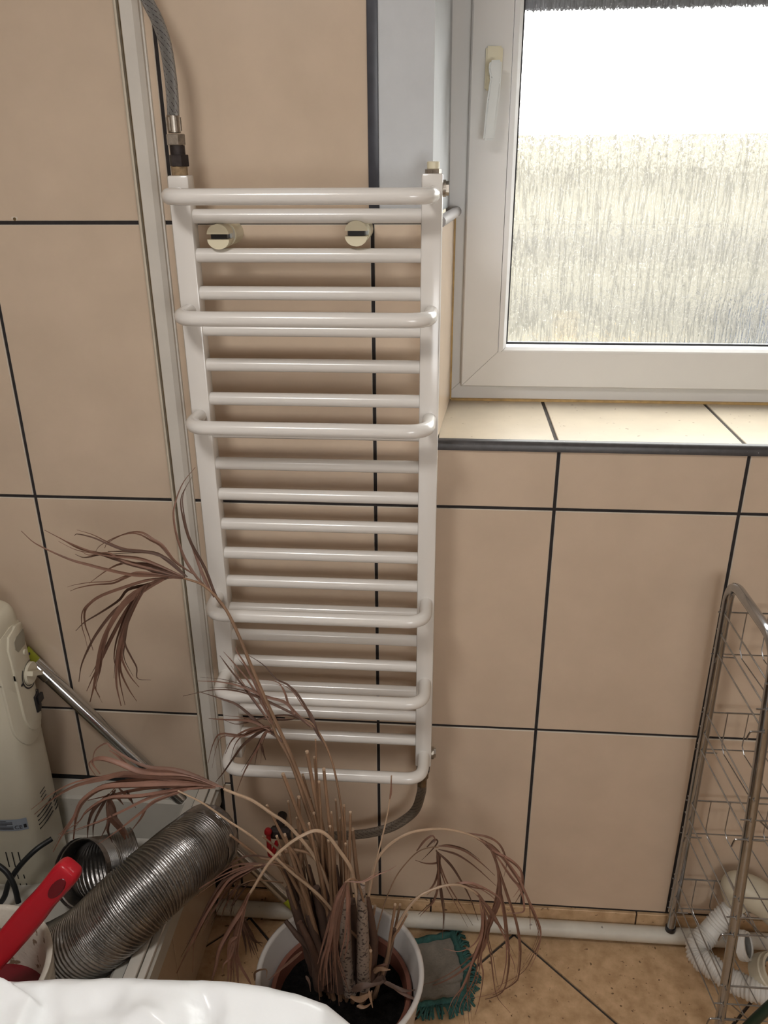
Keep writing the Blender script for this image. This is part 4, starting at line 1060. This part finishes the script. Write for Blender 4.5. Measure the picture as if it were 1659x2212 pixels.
# right hand fronds
c6, k6 = (800, 1700), .27728
frond([(-60, 1100, -.32), (-20, 880, -.30), (30, 630, -.28), (90, 510, -.27), (200, 410, -.26), (330, 350, -.25), (480, 328, -.24), (600, 330, -.235), (720, 355, -.23), (830, 395, -.225), (930, 460, -.22), (1040, 540, -.215)],
      [[(720, 355), (900, 385), (990, 430), (1040, 500), (1060, 600), (1040, 700)],
       ([(850, 400), (960, 500), (1090, 570), (1170, 650), (1190, 760), (1170, 830), (1130, 900)], 1.2),
       [(900, 440), (1000, 560), (1110, 720), (1190, 790), (1250, 920), (1310, 1080), (1325, 1180), (1260, 1330), (1180, 1450), (980, 1560)],
       ([(930, 470), (990, 620), (1010, 800), (1050, 1000), (1080, 1300), (1070, 1450), (1040, 1580), (950, 1640), (790, 1670)], 1.2),
       [(960, 500), (1020, 700), (1080, 880), (1140, 1060), (1170, 1250), (1160, 1440), (1130, 1520), (1000, 1600), (860, 1660)],
       [(980, 530), (1080, 680), (1170, 800), (1200, 950), (1160, 980), (1060, 985)],
       [(960, 520), (1000, 700), (970, 900), (920, 1050), (880, 1150), (830, 1290), (740, 1340)],
       ([(980, 560), (1010, 740), (1000, 900), (930, 1060), (900, 1200), (850, 1300), (700, 1440), (560, 1520), (440, 1560)], 2.0),
       [(1040, 540), (1140, 700), (1200, 820), (1240, 920), (1245, 1110)],
       [(1040, 540), (1150, 700), (1220, 850), (1290, 1000), (1330, 1130), (1300, 1290), (1240, 1420)],
       ([(800, 380), (920, 450), (1040, 560), (1130, 690), (1190, 790)], 1.4),
       [(860, 410), (960, 470), (1060, 580), (1100, 640), (1180, 720)]],
      c6, k6, -.225, -.20, ('leaf2', 'leaf', 'leaf'), 'stempale', r0=.0034, r1=.0018, wpx=.0066)
frond([(40, 1480, -.34), (120, 1370, -.33), (180, 1160, -.32), (270, 980, -.31), (370, 860, -.30), (480, 800, -.29), (600, 765, -.285), (700, 765, -.28), (800, 810, -.275), (850, 860, -.27)],
      [[(690, 750), (800, 780), (900, 800), (1000, 870)],
       [(640, 755), (760, 745), (870, 780), (990, 850), (1020, 900)],
       [(850, 850), (940, 960), (1000, 1080), (1050, 1180), (1070, 1260), (1120, 1380), (1130, 1490)],
       [(850, 860), (880, 980), (880, 1150), (860, 1350), (880, 1440), (870, 1560), (840, 1700), (790, 1847)],
       [(860, 870), (960, 1000), (910, 1150), (940, 1320), (960, 1500), (990, 1640), (1090, 1760)],
       ([(870, 900), (930, 1060), (860, 1250), (760, 1450), (700, 1600), (610, 1847)], 1.2),
       [(870, 920), (900, 1100), (820, 1280), (760, 1500), (760, 1700), (770, 1847)],
       [(880, 950), (870, 1150), (800, 1350), (720, 1550), (640, 1660), (600, 1770)],
       [(850, 870), (870, 1060), (820, 1210), (700, 1280), (570, 1260)],
       [(870, 900), (900, 1060), (850, 1300), (810, 1500), (700, 1700), (700, 1847)],
       ([(740, 770), (840, 840), (920, 960), (980, 1060), (1060, 1130)], 1.2)],
      c6, k6, -.275, -.25, ('leaf2', 'leaf', 'leaf'), 'stempale', r0=.0034, r1=.002, wpx=.0058)
frond([(40, 1180, -.30), (70, 1050, -.27), (120, 880, -.24), (200, 700, -.22), (300, 570, -.205), (380, 500, -.20), (470, 470, -.195), (530, 470, -.19)],
      [[(360, 500), (420, 420), (480, 380), (505, 410), (495, 440)],
       [(440, 470), (500, 410), (525, 430), (480, 490), (400, 570)],
       [(510, 490), (540, 540), (520, 590), (430, 595), (350, 570)],
       [(530, 460), (620, 460), (740, 500), (860, 590), (970, 690)],
       [(530, 485), (660, 520), (760, 580), (860, 660), (980, 770)],
       ([(520, 500), (530, 560), (520, 680), (480, 780), (380, 860)], 1.6),
       ([(520, 510), (530, 560), (540, 720), (555, 860), (570, 1000), (560, 1180)], 1.4),
       [(525, 510), (530, 740), (500, 880), (440, 950), (385, 1010)],
       [(510, 495), (620, 600), (700, 720), (780, 870), (840, 1040)],
       [(525, 520), (540, 600), (600, 750), (680, 880), (800, 1080)]],
      c6, k6, -.19, -.16, ('leaf', 'leaf3'), 'stem', r0=.0014, r1=.0010, wpx=.0062)
frond([(1120, 1080, -.33), (1160, 900, -.32), (1230, 620, -.30), (1265, 430, -.29), (1280, 250, -.28)], [[(1265, 430), (1280, 330), (1275, 250)]], c5, k5, -.29, -.28, ('leaf2',), 'stempale', r0=.0017, r1=.0012, wpx=.005)
# hanging pink tassel in the middle
frond([(1080, 1150, -.41), (1040, 1020, -.43), (990, 990, -.44), (950, 1015, -.445)],
      [([(950, 1015), (880, 1160), (850, 1330), (800, 1520), (755, 1700), (765, 1860)], 1.0), ([(950, 1020), (890, 1180), (860, 1350), (840, 1560), (850, 1790)], .9),
       ([(955, 1020), (900, 1200), (870, 1400), (880, 1640), (905, 1900)], .8), ([(945, 1020), (890, 1130), (850, 1250), (790, 1450), (750, 1600)], 1.0),
       ([(960, 1030), (970, 1150), (975, 1280), (970, 1420), (940, 1570)], 1.1), ([(940, 1030), (870, 1230), (860, 1450), (930, 1640), (975, 1810)], .7),
       ([(950, 1030), (900, 1250), (885, 1480), (900, 1600), (960, 1770)], .6), ([(945, 1020), (870, 1200), (830, 1420), (780, 1580), (770, 1720)], .9),
       ([(960, 1010), (1080, 1010), (1180, 960), (1260, 930), (1315, 895)], .45), ([(950, 1010), (890, 1150), (865, 1300), (840, 1450), (815, 1600), (825, 1800)], .9),
       ([(950, 1025), (905, 1200), (890, 1400), (870, 1600), (860, 1850)], .6), ([(948, 1022), (880, 1190), (840, 1380), (800, 1600), (790, 1780)], .7),
       ([(952, 1022), (895, 1160), (862, 1320), (855, 1500), (880, 1750)], .7), ([(945, 1030), (875, 1170), (845, 1300), (815, 1480), (800, 1700)], .8),
       ([(958, 1030), (930, 1180), (905, 1330), (895, 1500), (925, 1700)], .6)],
      c5, k5, -.445, -.42, ('leaf2', 'leaf2', 'leaf'), 'stem', r0=.0022, r1=.0016, wpx=.0085, jit=.012)
# upright cut canes: (top x, top y, foot x, foot y) in the same crop
canes = [(675, 85, 860, 1100, .0032), (727, 125, 800, 1000, .0022), (795, 210, 880, 1050, .0028), (505, 245, 760, 900, .0032), (645, 250, 840, 900, .0022), (615, 410, 640, 1150, .0030), (390, 470, 640, 960, .0022),
         (540, 440, 620, 1100, .0018), (940, 470, 960, 1100, .0022), (985, 520, 970, 1150, .0024), (850, 520, 900, 1200, .0018), (1000, 640, 1050, 1150, .0036), (515, 680, 720, 1300, .0032), (460, 690, 660, 1200, .0024),
         (360, 690, 620, 900, .0020), (130, 680, 520, 980, .0022), (830, 720, 860, 1250, .0028), (740, 780, 900, 1200, .0030), (885, 920, 900, 1350, .0028), (950, 745, 960, 1200, .0020), (725, 525, 850, 1100, .0024),
         (735, 0, 770, 900, .0016), (690, 600, 800, 1100, .0024), (760, 300, 800, 1000, .0022), (880, 430, 930, 1100, .0018), (575, 880, 700, 1300, .0028), (480, 820, 700, 1250, .0030), (700, 420, 830, 1050, .0020),
         (640, 750, 760, 1250, .0024), (840, 620, 880, 1150, .0022), (910, 560, 930, 1100, .0018), (600, 560, 690, 1150, .0018), (1080, 1030, 1090, 1500, .0030), (1160, 1190, 1100, 1500, .0028), (970, 1080, 960, 1500, .0026),
         (960, 1330, 1130, 1520, .0024), (1305, 1180, 1240, 1600, .0026), (1340, 1180, 1260, 1560, .0024), (1390, 1250, 1280, 1450, .0020), (1130, 1510, 1110, 1720, .003), (780, 560, 860, 1000, .0020), (820, 480, 870, 1000, .0018)]
for i, (tx, ty, bx, by, r) in enumerate(canes):
    Yt = -.34 + .05 * math.sin(i * 1.9); Yb = -.345 + .035 * math.sin(i * 1.9 + .3)
    T_ = at(c5[0] + tx * k5, c5[1] + ty * k5, Y=Yt); B_ = at(c5[0] + bx * k5, c5[1] + by * k5, Y=Yb)
    d_ = B_ - T_
    foot = Vector((PC.x + (B_.x - PC.x) * .55 + .01, PC.y + (B_.y - PC.y) * .6 + .012, SOIL - .004))
    mid = T_.lerp(B_, .5) + Vector((noise.noise(Vector((i, 0, 0))) * .004, 0, 0))
    cn = tube('cane', [T_, mid, B_, foot], (lambda rr: (lambda s: rr * (.85 + .5 * s)))(r * 1.12), 'stem', palm, n=16, ns=7)
    cyl('cut_end', T_, T_ - d_.normalized() * .003, r * .98, 'stempale', cn, 7)
# cane trunks and leaf sheaths
def trunk(p, r, m, nm='trunk'):
    pts = [at(c5[0] + x * k5, c5[1] + y * k5, Y=Y) for x, y, Y in p]
    path = catmull(pts, 22); V, F_, uv = sweep(path, lambda s: r[0] + (r[1] - r[0]) * s if s < .6 else r[0] + (r[1] - r[0]) * .6 + (r[2] - r[0] - (r[1] - r[0]) * .6) * (s - .6) / .4, 12)
    c_ = [path[min(22, k // 12)] for k in range(len(V))]
    V = [c_[k] + (q - c_[k]) * (1 + .16 * noise.noise(q * 60)) for k, q in enumerate(V)]
    return mk(nm, V, F_, m, palm, True, auto=60)
trunk([(1065, 1040, -.40), (1070, 1200, -.40), (1075, 1450, -.39), (1080, 1760, -.37)], (.006, .0145, .013), 'trunk')
trunk([(930, 1130, -.385), (945, 1350, -.385), (960, 1620, -.375), (985, 1800, -.37)], (.008, .0135, .013), 'trunk')
trunk([(1000, 1150, -.36), (1010, 1400, -.355), (1020, 1700, -.35)], (.008, .014, .016), 'sheath')
trunk([(840, 1000, -.35), (860, 1300, -.35), (900, 1700, -.35)], (.009, .017, .02), 'sheath')
trunk([(740, 1050, -.35), (800, 1350, -.355), (850, 1750, -.35)], (.007, .016, .018), 'sheath')
trunk([(690, 1250, -.37), (740, 1450, -.375), (800, 1700, -.37)], (.007, .013, .015), 'sheath')
trunk([(520, 1290, -.375), (600, 1390, -.385), (690, 1490, -.385), (740, 1620, -.38), (765, 1760, -.37)], (.004, .0085, .012), 'sheath', 'sheath')
trunk([(640, 1150, -.345), (690, 1300, -.35), (760, 1500, -.35), (830, 1750, -.35)], (.007, .015, .016), 'sheath')
trunk([(560, 1000, -.33), (640, 1250, -.335), (720, 1500, -.34), (800, 1720, -.34)], (.006, .012, .014), 'sheath')
for q_, r_ in (([(600, 820, -.335), (660, 1050, -.34), (730, 1300, -.345), (800, 1650, -.345)], (.004, .010, .014)), ([(680, 900, -.33), (730, 1100, -.335), (790, 1350, -.34), (850, 1700, -.345)], (.005, .011, .014)),
               ([(540, 1050, -.35), (590, 1200, -.355), (660, 1400, -.36), (740, 1650, -.36)], (.006, .013, .014)), ([(780, 850, -.325), (820, 1050, -.33), (860, 1300, -.335), (900, 1650, -.34)], (.005, .011, .014)),
               ([(880, 900, -.33), (910, 1100, -.335), (940, 1350, -.34), (960, 1650, -.345)], (.004, .010, .013)), ([(960, 950, -.335), (980, 1100, -.34), (1000, 1300, -.345), (1010, 1650, -.35)], (.004, .009, .012)),
               ([(620, 1300, -.385), (680, 1420, -.39), (740, 1560, -.385), (790, 1720, -.375)], (.005, .009, .011)), ([(820, 1150, -.37), (850, 1350, -.375), (880, 1550, -.375), (910, 1780, -.37)], (.005, .011, .012)),
               ([(500, 900, -.34), (570, 1080, -.345), (640, 1280, -.35), (730, 1560, -.35)], (.003, .007, .010))):
    trunk(q_, r_, random.choice(('sheath', 'sheath', 'leaf3')), 'sheath')
trunk([(1110, 1130, -.35), (1140, 1300, -.35), (1150, 1480, -.35), (1110, 1720, -.35)], (.004, .0115, .013), 'leaf3', 'sheath')
trunk([(1300, 1350, -.34), (1270, 1480, -.345), (1240, 1600, -.345), (1190, 1720, -.35)], (.004, .007, .009), 'sheath', 'sheath')
for p, w_ in (([(1130, 1760, -.39), (1200, 1700, -.395), (1225, 1690, -.40), (1230, 1725, -.40), (1150, 1740, -.40)], .012), ([(1000, 1790, -.40), (1060, 1760, -.405), (1140, 1755, -.405), (1220, 1730, -.405)], .018),
              ([(985, 1830, -.405), (1060, 1850, -.41), (1130, 1820, -.41), (1140, 1790, -.405)], .016), ([(1030, 1905, -.41), (1090, 1905, -.41), (1140, 1880, -.41)], .010), ([(1120, 1790, -.41), (1130, 1850, -.415), (1145, 1915, -.42)], .008),
              ([(1150, 1655, -.37), (1210, 1640, -.372), (1272, 1640, -.375)], .014), ([(1150, 1640, -.36), (1220, 1610, -.362), (1252, 1605, -.365)], .010),
              ([(1210, 1720, -.36), (1300, 1770, -.365), (1380, 1790, -.37), (1450, 1785, -.375)], .013), ([(1280, 1760, -.36), (1380, 1820, -.37), (1440, 1850, -.375), (1480, 1875, -.38)], .010),
              ([(640, 1510, -.41), (560, 1580, -.415), (470, 1650, -.42), (400, 1715, -.425)], .008), ([(665, 1685, -.41), (690, 1730, -.415), (700, 1800, -.42)], .007),
              ([(300, 1720, -.40), (305, 1660, -.40), (380, 1640, -.40), (385, 1700, -.405)], .006)):
    ribbon('dry_husk', [at(c5[0] + x * k5, c5[1] + y * k5, Y=Y) for x, y, Y in p], w_, random.choice(('leaf', 'stem', 'sheath')), palm)

# ------------------------------------------------------------------ wire trolley
TB0, TB1 = Vector((.676, -.0225, .0495)), Vector((.655, -.060, .985))
TF0, TF1 = Vector((.712, -.275, .012)), Vector((.660, -.275, .985))
TW = Vector((.40, .0, .0))
tl = thing('wire_trolley', 'chrome wire basket trolley leaning at the right edge', 'trolley', (.69, -.15, 0.0))
def S_(u_, z, side=0.0):
    tb = (z - TB0.z) / (TB1.z - TB0.z); tf = (z - TF0.z) / (TF1.z - TF0.z)
    a = TB0.lerp(TB1, tb); b = TF0.lerp(TF1, tf); p = a.lerp(b, u_); p.z = z
    return p + TW * side
for s in (0, 1):
    o = TW * s
    p = fillet([TB0 + o, TB1 + o, TF1 + o, TF0 + o], .05, 8)
    tube('side_tube', p, .0095, 'chrome', tl, raw=True, ns=14)
    for q in (TB0, TF0):
        cyl('tube_foot', q + o - Vector((0, 0, .001)), q + o + Vector((0, 0, .01)), .0115, 'black', tl, 14)
WR = .0014
for ti, zt_ in enumerate((.912, .678, .444, .210)):
    bz_ = zt_ - .094
    bo = bpy.data.objects.new('basket', None); COL.objects.link(bo); bo.parent = tl
    ins = .02
    def Q(u_, s_, z): return S_(u_, z, 0).lerp(S_(u_, z, 1), s_)
    for z, rr in ((zt_, WR * 1.25), (bz_, WR)):
        for u_ in (-.02, 1.02):
            tube('rail', [Q(u_, -.03, z), Q(u_, 1.03, z)], rr, 'steelwire', bo, n=1, ns=6)
    for s_ in (0.0, 1.0):
        for dz in (0, -.046, -.090):
            tube('side_wire', [Q(-.06, s_ - .012, zt_ + dz + .004), Q(1.06, s_ - .012, zt_ + dz)], WR, 'steelwire', bo, n=1, ns=6)
    for k in range(1, 10):
        s_ = k / 10
        p = [Q(-.02, s_, zt_), Q(-.02, s_, bz_ + .012), Q(.03, s_ + .004, bz_ - .002), Q(.98, s_ + .02, bz_ - .002)]
        tube('floor_wire', p, WR * .85, 'steelwire', bo, raw=True, ns=5)
    zig = []
    for k in range(0, 9):
        zig.append(Q(1.03, .03 + k * .115, (zt_ - .048) if k % 2 == 0 else bz_ - .004))
    tube('front_zigzag', fillet(zig, .008, 3), WR, 'steelwire', bo, raw=True, ns=5)
    tube('front_rail', [Q(1.03, -.05, zt_ - .048), Q(1.03, 1.0, zt_ - .048)], WR * 1.1, 'steelwire', bo, n=1, ns=6)
    hk = Q(.03, -.004, bz_)
    tube('hook', [hk + Vector((-.006, 0, -.012)), hk + Vector((-.004, 0, -.002)), hk, hk + Vector((.03, 0, 0))], WR * 1.2, 'steelwire', bo, n=8, ns=6)
    hk = Q(1.03, -.06, bz_)
    tube('hook', [hk + Vector((-.004, 0, -.016)), hk + Vector((-.001, 0, -.002)), hk + Vector((.006, 0, .001)), hk + Vector((.05, 0, 0))], WR * 1.2, 'steelwire', bo, n=8, ns=6)

# ------------------------------------------------------------------ waste fittings in the lowest basket
ZL = .118
wp = [at(1592, 1958, Y=-.055), at(1562, 1983, Y=-.062), at(1532, 2015, Y=-.075), at(1507, 2042, Y=-.098), at(1512, 2068, Y=-.120), at(1542, 2092, Y=-.145), at(1585, 2120, Y=-.17), at(1635, 2140, Y=-.195), at(1690, 2150, Y=-.205)]
fw = thing('waste_hose', 'white corrugated waste hose bent in the lowest basket', 'hose', wp[3])
def rw(s):
    smooth = 1.0 if abs(s - .23) > .025 else 0.0
    big = 0.0012 * math.cos(2 * PI * s * 13) if s > .36 else 0
    return .0238 + smooth * .0016 * math.cos(2 * PI * s * 48) + big
path = catmull(wp, 260); v, f, uv = sweep(path, rw, 24)
mk('corrugated_tube', v, f, 'siphon', fw, True)
tp0, tp1 = at(1560, 1905, Y=-.050), at(1690, 1985, Y=-.09)
tr_ = thing('trap_elbow', 'cream plastic trap elbow above the white corrugated hose', 'trap', at(1600, 1960, Y=-.06))
path = catmull([wp[0] + (wp[0] - wp[1]) * .1, at(1582, 1925, Y=-.055), at(1600, 1915, Y=-.06), at(1640, 1940, Y=-.07), at(1700, 1990, Y=-.085)], 40)
v, f, uv = sweep(path, [.0225 if i < 4 else .0225 + .0125 * min(1, (i - 4) / 20) + .002 * math.sin(i * .5) for i in range(41)], 24)
mk('elbow', v, f, 'siphoncream', tr_, True, auto=50)
def ring(name, label, c, ax_, r, h_, m, seal=True):
    t_ = thing(name, label, 'fitting', c)
    lathe('collar', [(r * .80, 0), (r, 0), (r * 1.02, h_ * .12), (r * 1.02, h_ * .7), (r * .95, h_ * .75), (r * .95, h_), (r * .80, h_), (r * .78, h_ * .5), (r * .80, 0)], c, m, t_, 40, axis=ax_, auto=30)
    if seal: lathe('seal', [(r * .60, h_ * .8), (r * .82, h_ * .85), (r * .82, h_ * .2), (r * .60, h_ * .3), (r * .60, h_ * .8)], c, 'rubbergrey', t_, 40, axis=ax_, auto=30)
    return t_
ring('union_nut', 'white plastic union nut with a grey seal behind the trolley post', at(1598, 2042, Y=-.13), Vector((.80, -.40, .45)), .030, .019, 'siphon')
ring('trap_cup', 'cream screw cup with a black mouth at the right edge', at(1648, 2102, Y=-.160), Vector((.40, -.45, .8)), .038, .042, 'siphoncream')
gh = tag(tube('green_stick', [at(1612, 2222, Y=-.33), at(1645, 2190, Y=-.33), at(1690, 2150, Y=-.33)], .010, 'darkgreen', None, n=10, ns=12), 'dark green plastic rod at the lower right corner', 'rod')
